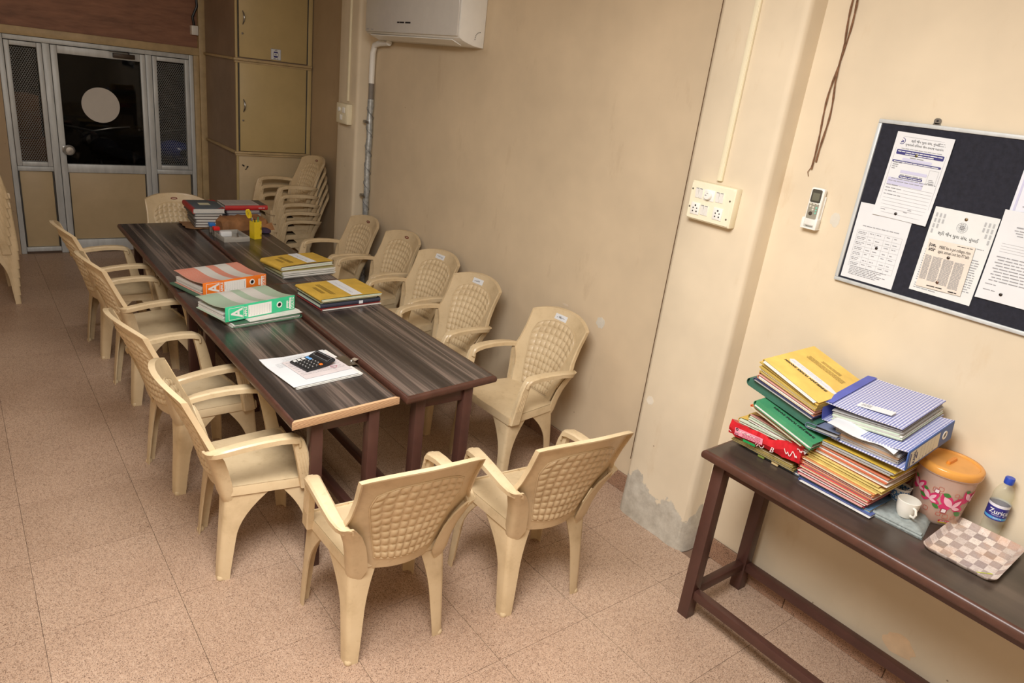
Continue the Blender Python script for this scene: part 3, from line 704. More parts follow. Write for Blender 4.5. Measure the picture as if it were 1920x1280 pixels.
MB().box(-.012, .012, -.006, .006, 0, .004, mat=rot_z(-.6)).build('latch_plate', M_black, lk); MB().box(-.010, .010, -.006, .006, 0, .004, mat=T(.038, -.012, 0) @ rot_z(.7)).build('latch_plate', M_black, lk); MB().box(-.010, .010, -.004, .004, 0, .004, mat=T(.026, -.032, 0) @ rot_z(.5)).build('latch_plate', M_black, lk)

# ------------------------------------------------------------------ air conditioner, pipe, switch boxes
ac = thing('air_conditioner', 'white wall mounted split air conditioner high on the wall', 'air conditioner')
Y0, Y1 = 4.005, 5.285; ac_w = pm('white_ac_shell', (232, 230, 224), .30, .02)
prof = [(AX-.002, 2.55), (AX-.002, 2.240), (2.70, 2.246), (2.655, 2.256), (2.615, 2.268), (2.590, 2.282), (2.585, 2.300), (2.585, 2.50), (2.60, 2.54), (2.63, 2.555)]
MB().rings([[(x, y, z) for x, z in prof] for y in (Y0, Y1)]).build('body', ac_w, ac, 35, .004)
MB().box(2.572, 2.586, Y0+.012, Y1-.004, 2.290, 2.548).build('front_panel', pm('grey_gloss_panel', (206, 203, 198), .12, .02), ac, bev=.008)
MB().add([(2.598, Y0+.10, 2.2735), (2.598, Y1-.05, 2.2735), (2.668, Y1-.05, 2.2485), (2.668, Y0+.10, 2.2485), (2.597, Y0+.10, 2.268), (2.597, Y1-.05, 2.268), (2.667, Y1-.05, 2.243), (2.667, Y0+.10, 2.243)], [(0, 1, 2, 3), (7, 6, 5, 4), (0, 4, 5, 1), (3, 2, 6, 7), (1, 5, 6, 2), (0, 3, 7, 4)]).build('air_flap', ac_w, ac)
mb = MB(); word_lines(mb, 0, .10, 0, .016, .1); word_lines(mb, .115, .20, 0, .016, .1); mb.xf(frame((2.5715, 4.79, 2.352), (0, -1, 0), (0, 0, 1))).build('maker_lettering', M_ink, ac, 0)
mb = MB(); word_lines(mb, 0, .05, 0, .010); word_lines(mb, .07, .11, 0, .010); mb.xf(frame((2.5715, 5.255, 2.272+.03), (0, -1, 0), (0, 0, 1))).build('model_lettering', M_greyink, ac, 0)
mb = MB()
for k in range(7):
    a0, a1 = math.pi*.5+k*.24, math.pi*.5+k*.24+.15; mb.add([(r*math.cos(t)*1.0, r*math.sin(t)*1.25, 0) for r, t in ((.036, a0), (.040, a0), (.040, a1), (.036, a1))], [(0, 1, 2, 3)])
mb.xf(frame((2.74, Y0-.0008, 2.285), (1, 0, 0), (0, 0, 1))).build('knockout_mark', M_ink, ac, 0)
pp = thing('coolant_pipe', 'lagged coolant pipe running down the wall from the air conditioner', 'pipe')
MB().tube([(2.735, 5.20, 2.232), (2.738, 5.36, 2.222), (2.740, 5.44, 2.205), (2.742, 5.472, 2.15), (2.744, 5.480, 2.06), (2.744, 5.478, 1.92)], .023, 12).build('white_sleeve', M_white, pp)
MB().tube([(2.744, 5.478, 1.92), (2.744, 5.476, 1.80)], .0215, 12).build('grey_sleeve', pm('grey_foam', (128, 122, 116), .7), pp)
foil = pm('crinkled_foil_wrap', (190, 198, 204), .30, .25, 40, metal=.55, bmp=.5)
MB().tube([(2.744+.002*math.sin(k*1.7), 5.476+.003*math.sin(k*.9), 1.80-k*.06) for k in range(27)], [.024+.0025*math.sin(k*2.3) for k in range(27)], 12).build('foil_lagging', foil, pp)
pts = [(2.744+.0275*math.cos(k*.5), 5.476+.0275*math.sin(k*.5), 1.79-k*.0118) for k in range(130)]
MB().tube(pts, .0018, 4).build('binding_tape', pm('grey_tape', (96, 98, 102), .5), pp)
for z in (1.62, 1.02): MB().box(2.716, AX-.001, 5.50, 5.535, z-.012, z+.012).box(2.712, 2.718, 5.44, 5.535, z-.010, z+.010).build('clamp', M_chrome, pp, bev=.002)
def casing(name, x, y, z0, z1, label, w=.026):
    r = thing(name, label, 'conduit'); MB().box(x-.014, x-.0005, y-w/2, y+w/2, z0, z1).build('casing', M_ivory, r, bev=.002); MB().box(x-.0165, x-.0142, y-w/2+.003, y+w/2-.003, z0, z1).build('capping', M_ivory, r, bev=.001); return r
casing('cable_casing', CX, 1.913, 1.775, CEIL-.01, 'cream cable casing running up the near pillar')
casing('cable_casing', 2.675, 5.735, 1.755, CEIL-.01, 'cream cable casing running up the far pillar', .02)
sb = thing('switchboard', 'large ivory switchboard with sockets and dimmer on the near pillar', 'switchboard', M=frame((CX, 1.911, 1.676), (0, -1, 0), (0, 0, 1)))
MB().box(-.118, .118, -.084, .084, 0, .040).build('back_box', M_ivory, sb, bev=.004)
MB().rings([[(x, y, .040) for x, y in rrect(.228, .162, .006)], [(x, y, .046) for x, y in rrect(.220, .154, .006)]]).build('front_plate', pm('ivory_gloss_plate', (240, 232, 206), .25, .02), sb)
def rocker(x, y, w=.019, h=.042):
    s = MB().box(x-w/2, x+w/2, y-h/2, y+h/2, .046, .049).build('switch', M_white, sb, bev=.0015)
    MB().add([(x-w*.42, y-h*.45, .049), (x+w*.42, y-h*.45, .049), (x+w*.42, y+h*.45, .0495), (x-w*.42, y+h*.45, .0495), (x-w*.42, y+h*.45, .056), (x+w*.42, y+h*.45, .056)], [(0, 1, 2, 3), (3, 2, 5, 4), (0, 4, 5, 1), (0, 3, 4), (1, 5, 2)]).build('rocker', M_white, s)
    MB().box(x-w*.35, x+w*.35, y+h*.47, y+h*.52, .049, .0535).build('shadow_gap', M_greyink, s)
for x in (-.074, -.054, .036, .056): rocker(x, .034)
for x in (-.028, -.008): rocker(x-.002, -.034)
MB().box(-.038, .018, .010, .058, .046, .0485).build('dimmer_plate', M_white, sb, bev=.0015)
dm = MB().lathe([(.019, .0485), (.019, .058), (.016, .062), (.001, .062)], 24, (-.012, .033)).build('dimmer_knob', M_white, sb)
mb = MB(); plate(mb, -.016, -.008, .042, .044); plate(mb, -.022, -.018, .032, .036); plate(mb, -.020, -.012, .034, .0355); mb.xf(T(0, 0, .0624)).build('dimmer_print', M_ink, dm, 0)
for cx in (-.070, .052):
    s = MB().box(cx-.024, cx+.024, -.060, -.008, .046, .0495).build('socket', M_white, sb, bev=.0015)
    hb = MB(); 
    for dx, dy, r in ((0, .014, .0042), (-.010, .002, .0032), (.010, .002, .0032), (-.010, -.012, .0036), (.010, -.012, .0036)): hb.lathe([(r, .0493), (r, .0499)], 12, (cx+dx, -.034+dy))
    hb.build('pin_hole', M_ink, s)
for x, y in ((-.103, .048), (-.103, -.030), (.100, .030), (.100, -.048)): MB().lathe([(.0042, .046), (.004, .0478), (.001, .048)], 10, (x, y)).build('screw', M_chrome, sb)
s2 = thing('small_switchboard', 'small ivory switch box on the far pillar', 'switchboard', M=frame((2.675, 5.765, 1.652), (0, -1, 0), (0, 0, 1)))
MB().box(-.105, .105, -.080, .080, 0, .045).build('back_box', M_ivory, s2, bev=.004); MB().box(-.095, .095, -.070, .070, .045, .049).build('front_plate', M_ivory, s2, bev=.003)
for x in (.035, .060): MB().box(x-.011, x+.011, .008, .052, .049, .055).build('switch', M_white, s2, bev=.002)
for x in (-.010, .012): MB().box(x-.009, x+.009, -.052, -.010, .049, .055).build('switch', M_white, s2, bev=.002)
MB().lathe([(.018, .049), (.018, .058), (.002, .060)], 18, (-.035, .030)).build('dimmer_knob', M_white, s2)

# ------------------------------------------------------------------ remote in its holder, twine, bare plaster spot
rm = thing('ac_remote', 'white air conditioner remote in a wall holder left of the notice board', 'remote control', M=frame((NX, 1.507, 1.740), (0, -1, 0), (0, 0, 1)))
MB().rings([[(x, y, .012) for x, y in rrect(.058, .150, .010)], [(x, y, .026) for x, y in rrect(.058, .150, .010)], [(x, y, .030) for x, y in rrect(.050, .142, .008)]]).xf(T(0, .005, 0)).build('body', M_white, rm)
MB().rings([[(x, y+.026, .0300) for x, y in rrect(.044, .052, .006)], [(x, y+.026, .0308) for x, y in rrect(.043, .051, .006)]]).xf(T(0, .022, 0)).build('screen_surround', pm('dark_grey_plastic', (72, 70, 62), .4), rm)
MB().box(-.015, .015, .030, .060, .0308, .0312).build('display', pm('lcd_grey', (108, 108, 94), .3), rm)
MB().rings([[(x, y-.012, .0300) for x, y in rrect(.044, .062, .005)], [(x, y-.012, .0306) for x, y in rrect(.043, .061, .005)]]).build('keypad', pm('taupe_keypad', (150, 146, 132), .5), rm)
mint = pm('mint_key', (130, 196, 176), .4); pale = pm('pale_key', (214, 210, 196), .4)
for x, y, m in ((-.014, .018, pale), (0, .017, pale), (.014, .018, pale), (-.013, .006, pale), (0, .004, pale), (.014, .003, mint), (0, -.006, pale), (.014, -.007, mint), (.014, -.018, mint)):
    MB().lathe([(.0042, .0305), (.0040, .0322), (.001, .0325)], 10, (x, y)).build('key', m, rm)
MB().lathe([(.008, .0305), (.0075, .0325), (.001, .033)], 14, (-.006, -.022)).build('cross_key', pm('brown_key', (70, 62, 54), .4), rm)
hd = MB().box(-.031, .031, -.082, .050, .0005, .010).box(-.034, -.020, -.082, -.040, .010, .036).box(.020, .034, -.082, -.040, .010, .036).box(-.034, .034, -.084, -.078, .0005, .036).build('wall_holder', M_white, rm, bev=.003)
tw = thing('hanging_twine', 'brown twine hanging down the wall above the remote', 'twine')
jute = pm('brown_jute', (128, 92, 66), .9, .3, 80)
for k, (dy, zb) in enumerate(((0, 1.885), (-.012, 1.915))):
    pts = [(NX-.008-.003*math.sin(q*.7+k), 1.575+dy*(q/24)+.006*math.sin(q*.45+k*2), 3.0-(3.0-zb)*q/40) for q in range(41)]
    MB().tube(pts, [.0034+.0008*math.sin(q*2.1) for q in range(41)], 6).build('strand', jute, tw)
MB().tube([(NX-.006, 1.575, 1.890), (NX-.008, 1.583, 1.872), (NX-.004, 1.578, 1.855)], .0016, 5).build('frayed_end', jute, tw)
def wall_spot(x, y, z, w, h, seed, label, col):
    r = random.Random(seed); n = 18
    pts = [(w*.5*math.cos(2*math.pi*k/n)*r.uniform(.75, 1.1), h*.5*math.sin(2*math.pi*k/n)*r.uniform(.75, 1.1)) for k in range(n)]
    o = MB().prism(pts, -.0005, .0008).xf(frame((x, y, z), (0, -1, 0), (0, 0, 1))).build('bare_plaster_spot', pm('bare_plaster_%d' % (sum(col)), col, .8, .06), None)
    return tag(o, label, 'plaster spot')
wall_spot(NX, 1.420, 1.712, .044, .060, 3, 'pale grey filler spot on the wall beside the remote', (214, 208, 194))
wall_spot(AX, 2.90, .878, .05, .016, 4, 'small chipped plaster mark above the nearest wall chair', (224, 206, 182))
wall_spot(AX, 2.60, .87, .07, .07, 5, 'larger flaked plaster mark right of the nearest wall chair', (226, 208, 182))
wall_spot(NX, .690, .17, .13, .10, 6, 'faint orange stain low on the wall under the bench', (228, 198, 162))
wall_spot(CX, 1.76, .47, .04, .05, 8, 'chipped white plaster at the pillar edge', (226, 216, 196))
wall_spot(CX, 2.045, .66, .05, .05, 9, 'flaked white paint on the pillar', (228, 218, 200))

# ------------------------------------------------------------------ notice board and papers
nb = thing('notice_board', 'black felt notice board in an aluminium frame on the right wall', 'notice board')
BY0, BY1, BZ0, BZ1 = .15, 1.352, 1.489, 2.104
felt = pm('black_felt', (34, 35, 46), .95, .2, 60, bmp=.1)
MB().box(NX-.012, NX-.001, BY0, BY1, BZ0, BZ1).build('felt_panel', felt, nb, 0)
for b in ((NX-.018, NX-.001, BY0, BY1, BZ0, BZ0+.014), (NX-.018, NX-.001, BY0, BY1, BZ1-.014, BZ1), (NX-.018, NX-.001, BY1-.014, BY1, BZ0+.014, BZ1-.014), (NX-.018, NX-.001, BY0, BY0+.014, BZ0+.014, BZ1-.014)):
    MB().box(*b).build('frame_rail', M_alu, nb, bev=.003)
hk = MB(); hk.prism(rrect(.024, .020, .009), -.001, .002); hk.prism([(-.014, -.020), (.014, -.020), (.011, -.006), (-.011, -.006)], -.001, .002)
hk = hk.xf(frame((NX-.004, 1.154, 2.117), (0, -1, 0), (0, 0, 1))).build('hanger', M_chrome, nb); MB().lathe([(.004, .0022), (.003, .004), (.001, .0042)], 10).xf(frame((NX-.004, 1.154, 2.118), (0, -1, 0), (0, 0, 1))).build('nail', M_ink, hk)
FXB = NX-.0125
def sheet(name, label, cat, yc, zc, w, h, rot=0., lift=.001, curl=.004, mat=None, seed=1, group='papers pinned on the board'):
    """pinned paper with a slight curl; local x reads along the wall, y up, z into the room"""
    M = frame((FXB-lift, yc, zc), (0, -1, 0), (0, 0, 1)) @ rot_z(rot)
    t = thing(name, label, cat, M=M, group=group); r = random.Random(seed); a = r.uniform(0, 6)
    fz = lambda x, y: curl*max(0, (abs(x)/(w/2))**3*(abs(y)/(h/2))**2)*(1 if math.sin(a+x*30) > -.3 else .4)+.0004
    rows = [[(-w/2+w*i/10, -h/2+h*j/12, fz(-w/2+w*i/10, -h/2+h*j/12)) for i in range(11)] for j in range(13)]
    MB().grid(rows, thick=(0, 0, -.0004)).build('sheet', mat or M_paper, t); return t
def pin(parent, x, y, col=(52, 44, 40)):
    MB().lathe([(.0055, .0008), (.0050, .003), (.0025, .0042), (.0005, .0044)], 12, (x, y)).build('drawing_pin', pm('pin_%d' % sum(col), col, .3, metal=.6), parent)
Zp = .0016
# notice form with violet bands
a = sheet('application_form', 'white printed form with violet heading bands, upper left on the notice board', 'paper', 1.174, 1.916, .198, .302, R_(-1.2), .0048, .004, seed=2)
mb = MB(); ring_outline(mb, -.089, .089, -.135, .137, .0006)
for k, y in enumerate((-.012, -.021)): word_lines(mb, -.080 if k else -.072, .086, y, .0042, last=1-.25*k)
for k, y in enumerate((-.036, -.047, -.058, -.070)): word_lines(mb, -.082, -.040+.02*(k % 2), y, .0042); rule(mb, -.036+.02*(k % 2), .084, y)
for y in (-.082, -.094, -.106, -.118): rule(mb, -.080, .082, y)
word_lines(mb, -.078, -.058, -.126, .004); word_lines(mb, .02, .034, -.112, .004); word_lines(mb, .008, .024, -.122, .004)
for k, y in enumerate((.044, .037, .030, .023)): word_lines(mb, -.083, -.052-.006*k, y, .004)
word_lines(mb, -.046, .034, .004, .0048); word_lines(mb, -.030, .022, .066, .0042); word_lines(mb, -.07, .075, .095, .0032); word_lines(mb, .048, .084, .128, .0035); word_lines(mb, .050, .084, .121, .0035)
for k in range(3): word_lines(mb, .056, .076, .004-.006*k, .0034)
mb.xf(T(0, 0, Zp)).build('fine_print', M_greyink, a, 0)
for q_ in ((-.083, .083, .074, .091, 0, .003), (-.088, .084, .046, .0535, 0, .0035), (-.048, .036, -.006, .0025, 0, .0035)): mb = MB(); plate(mb, *q_); mb.xf(T(0, 0, Zp)).build('violet_band', M_navyink, a, 0)
for q_ in ((-.055, .050, .0555, .064, 0, .004), (-.048, .046, .012, .022), (-.083, .044, -.033, -.0085)): mb = MB(); plate(mb, *q_); mb.xf(T(0, 0, Zp-.0003)).build('lilac_band', M_lilac, a, 0)
mb = MB(); ring_outline(mb, .050, .082, -.008, .038); mb.xf(T(0, 0, Zp)).build('photo_box', M_fgrey, a, 0)
mb = MB(); word_lines(mb, -.078, .078, .0835, .0048, .2); word_lines(mb, -.050, .050, .0762, .0048, .2); word_lines(mb, -.082, .078, .0475, .0044, .2); word_lines(mb, -.044, .032, -.0035, .0042, .2); mb.xf(T(0, 0, Zp+.0006)).build('band_lettering', M_paper, a, 0)
mb = MB(); annulus(mb, -.075, .121, .0095, .0115); plate(mb, -.080, -.075, .121, .126); plate(mb, -.074, -.069, .117, .123); plate(mb, -.078, -.074, .115, .119); mb.xf(T(0, 0, Zp)).build('round_emblem', M_navyink, a, 0)
text('heading_lettering', 'શ્રી જૈન યુવા સંઘ, મુંબઈ', .0112, T(.006, .121, Zp), M_ink, a, 'CENTER', 'BOTTOM_BASELINE')
text('heading_lettering', 'ગુજરાતી દિગંબર જૈન સમાજ મહાસંઘ', .0100, T(.006, .107, Zp), M_ink, a, 'CENTER', 'BOTTOM_BASELINE')
pin(a, -.010, .078, (110, 104, 70)); pin(a, -.016, -.132)
# faint table sheet
b = sheet('typed_table_sheet', 'white sheet with a faint typed table, lower left on the notice board', 'paper', 1.2295, 1.656, .202, .290, R_(.3), .0008, .002, seed=3)
mb = MB(); word_lines(mb, -.07, .07, .060, .0042)
for q in range(7):
    y = .036-.020*q
    word_lines(mb, -.080, -.046, y, .0036); word_lines(mb, -.080, -.050, y-.006, .0036)
    for x in (-.035, -.008, .030, .058): word_lines(mb, x, x+.016, y-.004*(q % 2), .0038)
for k in range(6): word_lines(mb, -.075, .075, -.098-.006*k, .0036, last=.95-.1*(k % 3))
mb.xf(T(0, 0, Zp)).build('typed_print', M_greyink, b, 0)
mb = MB()
for q in range(8): rule(mb, -.084, .086, .044-.020*q, .0005)
for x in (-.084, -.040, -.014, .022, .052, .086): mb.add([(x, -.096, 0), (x+.0005, -.096, 0), (x+.0005, .044, 0), (x, .044, 0)], [(0, 1, 2, 3)])
mb.xf(T(0, 0, Zp)).build('table_rules', M_fgrey, b, 0); pin(b, .004, -.010)
# letterhead with globe
c = sheet('letterhead_notice', 'letterhead sheet with a grey globe emblem, under the newspaper cutting', 'paper', .964, 1.686, .208, .304, R_(-.3), .0010, .003, pm('grey_white_paper', (222, 225, 224), .75, .03), seed=4)
text('heading_lettering', 'શ્રી જૈન યુવા સંઘ, મુંબઈ', .0150, T(-.004, .060, Zp), M_ink, c, 'CENTER', 'BOTTOM_BASELINE')
mb = MB(); annulus(mb, 0, .098, .0165, .0178); disc(mb, 0, .098, .008)
for r_ in (.006, .0115): annulus(mb, 0, .098, r_, r_+.0006, 24)
for k in (-2, -1, 0, 1, 2): rule(mb, -.016*math.cos(k*.5), .016*math.cos(k*.5), .098+k*.006)
for k in (-1, 0, 1): mb.add([(k*.007, .082, 0), (k*.007+.0006, .082, 0), (k*.007+.0006, .114, 0), (k*.007, .114, 0)], [(0, 1, 2, 3)])
for sgn in (-1, 1):
    for k in range(3):
        x = sgn*(.092-.013*k)
        for q in range(4-k): plate(mb, x-.003, x+.003, .118-.019*q, .132-.019*q)
mb.xf(T(0, 0, Zp)).build('globe_emblem', M_fgrey, c, 0)
mb = MB()
for k in range(14): word_lines(mb, .040, .088, .000-.0085*k, .0042); word_lines(mb, -.092, -.06, .000-.0085*k, .0042)
for k in range(3): word_lines(mb, -.092, .06, -.124-.008*k, .0040, last=.9-.2*k)
word_lines(mb, .03, .088, .040, .003); mb.xf(T(0, 0, Zp)).build('body_print', M_greyink, c, 0); pin(c, .004, .128, (112, 92, 66))
# newspaper cutting
news = pm('newsprint', (226, 216, 204), .85, .05)
d = sheet('newspaper_cutting', 'newspaper cutting headed MBBS fee, pinned over the letterhead', 'newspaper', .975, 1.642, .152, .172, R_(1.5), .0055, .0008, news, seed=5)
text('headline', 'MBBS fee in pvt colleges rises\nagain; annual cost hits ₹7 lakh', .0158, T(-.036, .044, Zp), M_ink, d, 'LEFT', 'BOTTOM_BASELINE', .545, .95)
text('headline_remnant', 'jue,\nstir', .0190, T(-.046, .046, Zp), M_ink, d, 'RIGHT', 'BOTTOM_BASELINE', .9, .85, bold=.0004)
mb = MB()
for x0, x1, y1, y0 in ((-.072, -.050, .028, -.058), (-.046, -.014, .026, -.062), (-.010, .024, .024, -.066), (.028, .060, .022, -.072)):
    y = y1
    while y > y0: word_lines(mb, x0, x1, y, .0026, .25); y -= .0034
mb.xf(T(0, 0, Zp)).build('column_print', M_greyink, d, 0)
mb = MB(); word_lines(mb, .02, .07, .078, .003); word_lines(mb, .034, .062, -.082, .006, .15); word_lines(mb, -.04, .02, -.078, .005, .3); mb.xf(T(0, 0, Zp)).build('byline_print', M_ink, d, 0)
pin(d, .003, .034, (80, 70, 64)); pin(d, -.008, -.058, (104, 78, 66))
# letters at the right edge of the picture
e = sheet('letter_sheet', 'white typed letter at the right picture edge on the notice board', 'paper', .750, 1.722, .208, .300, R_(.2), .0050, .003, seed=6)
mb = MB(); word_lines(mb, -.055, .06, .098, .006, .3); 
for k in range(3): word_lines(mb, -.058+.006*k, .08, .088-.008*k, .004)
for k in range(4): rule(mb, -.080, .04, .042-.009*k, .0005)
for k in range(9): word_lines(mb, -.082+.006*(k % 2), .09, -.004-.010*k, .0046)
word_lines(mb, -.088, -.055, -.098, .004); word_lines(mb, -.090, -.05, -.118, .0044); mb.xf(T(0, 0, Zp)).build('typed_print', M_greyink, e, 0); pin(e, -.032, -.122)
e2 = sheet('bordered_certificate', 'sheet with a violet border strip behind the typed letter', 'paper', .742, 1.945, .206, .300, R_(0), .0010, .002, pm('blue_white_paper', (224, 226, 236), .75, .03), seed=7)
for x_ in (-.094, .088): mb = MB(); plate(mb, x_, x_+.006, -.14, .14); mb.xf(T(0, 0, Zp)).build('border_strip', M_lilac, e2, 0)
mb = MB()
for k in range(10): word_lines(mb, -.07, .07, .05-.018*k, .005)
mb.xf(T(0, 0, Zp)).build('body_print', M_greyink, e2, 0)
# ------------------------------------------------------------------ paper goods
M_pages = [pm('page_white', (228, 226, 220), .8, .08, 40, stretch=(1, 1, 30)), pm('page_cream', (218, 206, 176), .8, .08, 40, stretch=(1, 1, 30)), pm('page_grey', (178, 176, 174), .8, .10, 40, stretch=(1, 1, 30)), pm('page_green', (206, 218, 198), .8, .06, 40)]
M_pages_pink = pm('page_pink', (222, 168, 160), .8, .08); M_pages_tan = pm('page_tan', (190, 160, 132), .8, .10)
def card(col): return pm('card_%d_%d_%d' % col, col, .55, .10, 12)
def page_block(x0, x1, y0, y1, z0, z1, seed, mats=(0,), parent=None, name='papers', jit=.008, layer=.0032, skew=0.0):
    r = random.Random(seed); mb = MB(); n = max(1, int((z1-z0)/layer)); t = (z1-z0)/n
    for k in range(n):
        a, b, c, d = (r.uniform(-jit, jit) for _ in range(4)); th = t*r.uniform(.55, .98); sh = skew*k/n
        mb.box(x0+max(0, a)*.5, x1+b, y0+c+sh, y1+d+sh, z0+k*t, z0+k*t+th, r.choice(mats), mat=None)
    return mb.build(name, M_pages+[M_pages_pink, M_pages_tan], parent, 0)
def folder(label, M, w, l, t, col, seed, pages=(0, 0, 1, 2), fill=.8, group=None, bulge=.0, cat='folder', name='card_folder', flap=0.0, over=.0, thick=.0014, closed=False):
    """folded card file: spine along x=0, w wide, l long, holding a block of papers"""
    r = random.Random(seed); f = thing(name, label, cat, M=M, group=group)
    th = thick; prof_o, prof_i = [], []; rr = t/2
    n = 10
    xs_ = [w*(1-k/n) for k in range(n)]+[rr*.9]
    bot = [(x, 0.0) for x in xs_]
    arc = [(rr-rr*math.cos(a), rr-rr*math.sin(a)) for a in (math.pi/2*(1-k/4) for k in range(1, 5))]+[(rr-rr*math.cos(a), rr+rr*math.sin(a)) for a in (math.pi/2*k/4 for k in range(1, 4))]
    top = [(x, t+bulge*math.sin(math.pi*min(1, x/w))**1.0+flap*(x/w)**2) for x in reversed(xs_)]
    path = bot+arc+top
    rows = [[(x, y, z) for x, z in path] for y in (0, l*.33+r.uniform(-.002, .002), l*.66, l)]
    for row in rows[1:3]:
        for k in range(len(bot)+len(arc), len(path)): row[k] = (row[k][0], row[k][1], row[k][2]+.0015)
    # sheet with thickness: offset path inward
    mb = MB(); k = len(path)
    inner = []
    for i, (x, z) in enumerate(path):
        a = path[max(0, i-1)]; b = path[min(k-1, i+1)]; d = Vector((b[0]-a[0], b[1]-a[1])).normalized(); inner.append((x+d.y*th, z-d.x*th))
    rings = [[(x, y, z) for x, z in path]+[(x, y, z) for x, z in reversed(inner)] for y in (0, l/2, l)]
    mb.rings(rings); mb.build('cover', card(col), f, 35)
    if closed: MB().box(rr*.6, w-.002, -.0005, .0015, .0005, t-.0005).build('end_flap', card(col), f)
    if fill: page_block(.006+rr*.3, w-.006+over, -.004, l-.006, th*1.5, th*1.5+(t-th*3)*fill, seed, pages, f)
    return f
def register(label, M, w, l, t, col, spine_col, page=0, group=None, corners=None):
    """hard bound register: boards, rounded spine along x=0, page block"""
    f = thing('register_book', label, 'book', M=M, group=group); b = .0035
    MB().box(.012, w, 0, l, 0, b).build('board', card(col), f, bev=.001); MB().box(.012, w, 0, l, t-b, t).build('board', card(col), f, bev=.001)
    MB().rings([[(.022, y, 0), (.006, y, .001), (.001, y, t*.3), (0, y, t/2), (.001, y, t*.7), (.006, y, t-.001), (.022, y, t+.0006), (.022, y, t-b), (.008, y, t-b-.001), (.005, y, t/2), (.008, y, b+.001), (.022, y, b)] for y in (0, l)]).build('spine', card(spine_col), f, 50)
    page_block(.010, w-.006, .004, l-.004, b, t-b, int(w*1e4)+int(l*77), (page,), f, 'page_block', .0008, .004)
    if corners:
        c = .055
        for sy in (0, 1):
            y0 = 0 if sy == 0 else l
            MB().rings([[(w+.0005, y0, z), (w-c, y0, z), (w+.0005, y0+(c if sy == 0 else -c), z)] for z in (t-.0002, t+.0007)]).build('corner', card(corners), f, 0)
    return f
def lever_binder(label, M, L, H, Dp, spine_col, cover_mat, seed, front_h=None, pages=(0, 0, 2), sag=.012, name='lever_arch_file', group='lever arch files', page_h=.6):
    """x along the spine, y inwards, z up; spine faces -y"""
    f = thing(name, label, 'file binder', M=M, group=group); fh = front_h or H
    sp = card(spine_col)
    MB().box(0, L, 0, .004, 0, H).build('spine', sp, f, bev=.0012)
    rows = []
    for j in range(13):
        q = j/12; z = H+(fh-H)*q-sag*math.sin(math.pi*min(1, q*1.15))
        rows.append([(L*i/6, .002+Dp*q, z) for i in range(7)])
    MB().grid(rows, thick=(0, 0, -.003)).build('front_cover', cover_mat, f, 40)
    MB().box(0, L, .002, Dp, 0, .003).build('back_cover', cover_mat, f)
    page_block(.008, L-.012, .035, Dp-.006, .004, min(fh, H)*page_h, seed, pages, f, 'papers', .006)
    return f
def ring_hole(f, x, z, r=.016):
    mb = MB(); annulus(mb, x, z, r*.62, r); mb.add([(p[0], p[1], .0015) for p in mb.v[:0]], []); 
    ringm = MB().rings([[(x+q*math.cos(2*math.pi*k/24), y, z+q*math.sin(2*math.pi*k/24)) for k in range(24)] for q, y in ((r, -.0002), (r*.95, -.0022), (r*.66, -.0022), (r*.60, -.0004))], True, False).build('finger_ring', M_white, f)
    MB().rings([[(x+r*.62*math.cos(2*math.pi*k/24), y, z+r*.62*math.sin(2*math.pi*k/24)) for k in range(24)] for y in (-.0002, -.0006)]).build('finger_hole', M_black, ringm)
def on_spine(x, z, up=False, lift=.0008):
    return frame((x, -lift, z), (0, 0, 1), (-1, 0, 0)) if up else frame((x, -lift, z), (1, 0, 0), (0, 0, 1))
def printed_cover(name, base, ink, scale=60):
    """cover paper printed with a small repeating pattern in broad stripes"""
    m, nt, b = nodes_of(name); v = coord(nt, 'Object')
    sx = N(nt, 'ShaderNodeSeparateXYZ'); nt.links.new(v, sx.inputs[0])
    w = N(nt, 'ShaderNodeTexBrick'); w.inputs['Scale'].default_value = scale; w.inputs['Color1'].default_value = rgb(ink); w.inputs['Color2'].default_value = rgb(ink); w.inputs['Mortar'].default_value = rgb(base)
    w.inputs['Mortar Size'].default_value = .03; nt.links.new(v, w.inputs['Vector'])
    # plain band and label band across the cover
    st = ramp(nt, sx.outputs[0], [(0, (1, 1, 1, 1)), (.115, (0, 0, 0, 1)), (.185, (1, 1, 1, 1)), (.235, (0, 0, 0, 1)), (.315, (1, 1, 1, 1))], 'CONSTANT')
    c = mixc(nt, st, rgb((214, 212, 206)), w.outputs[0]); nt.links.new(c, b.inputs['Base Color']); b.inputs['Roughness'].default_value = .35
    return m
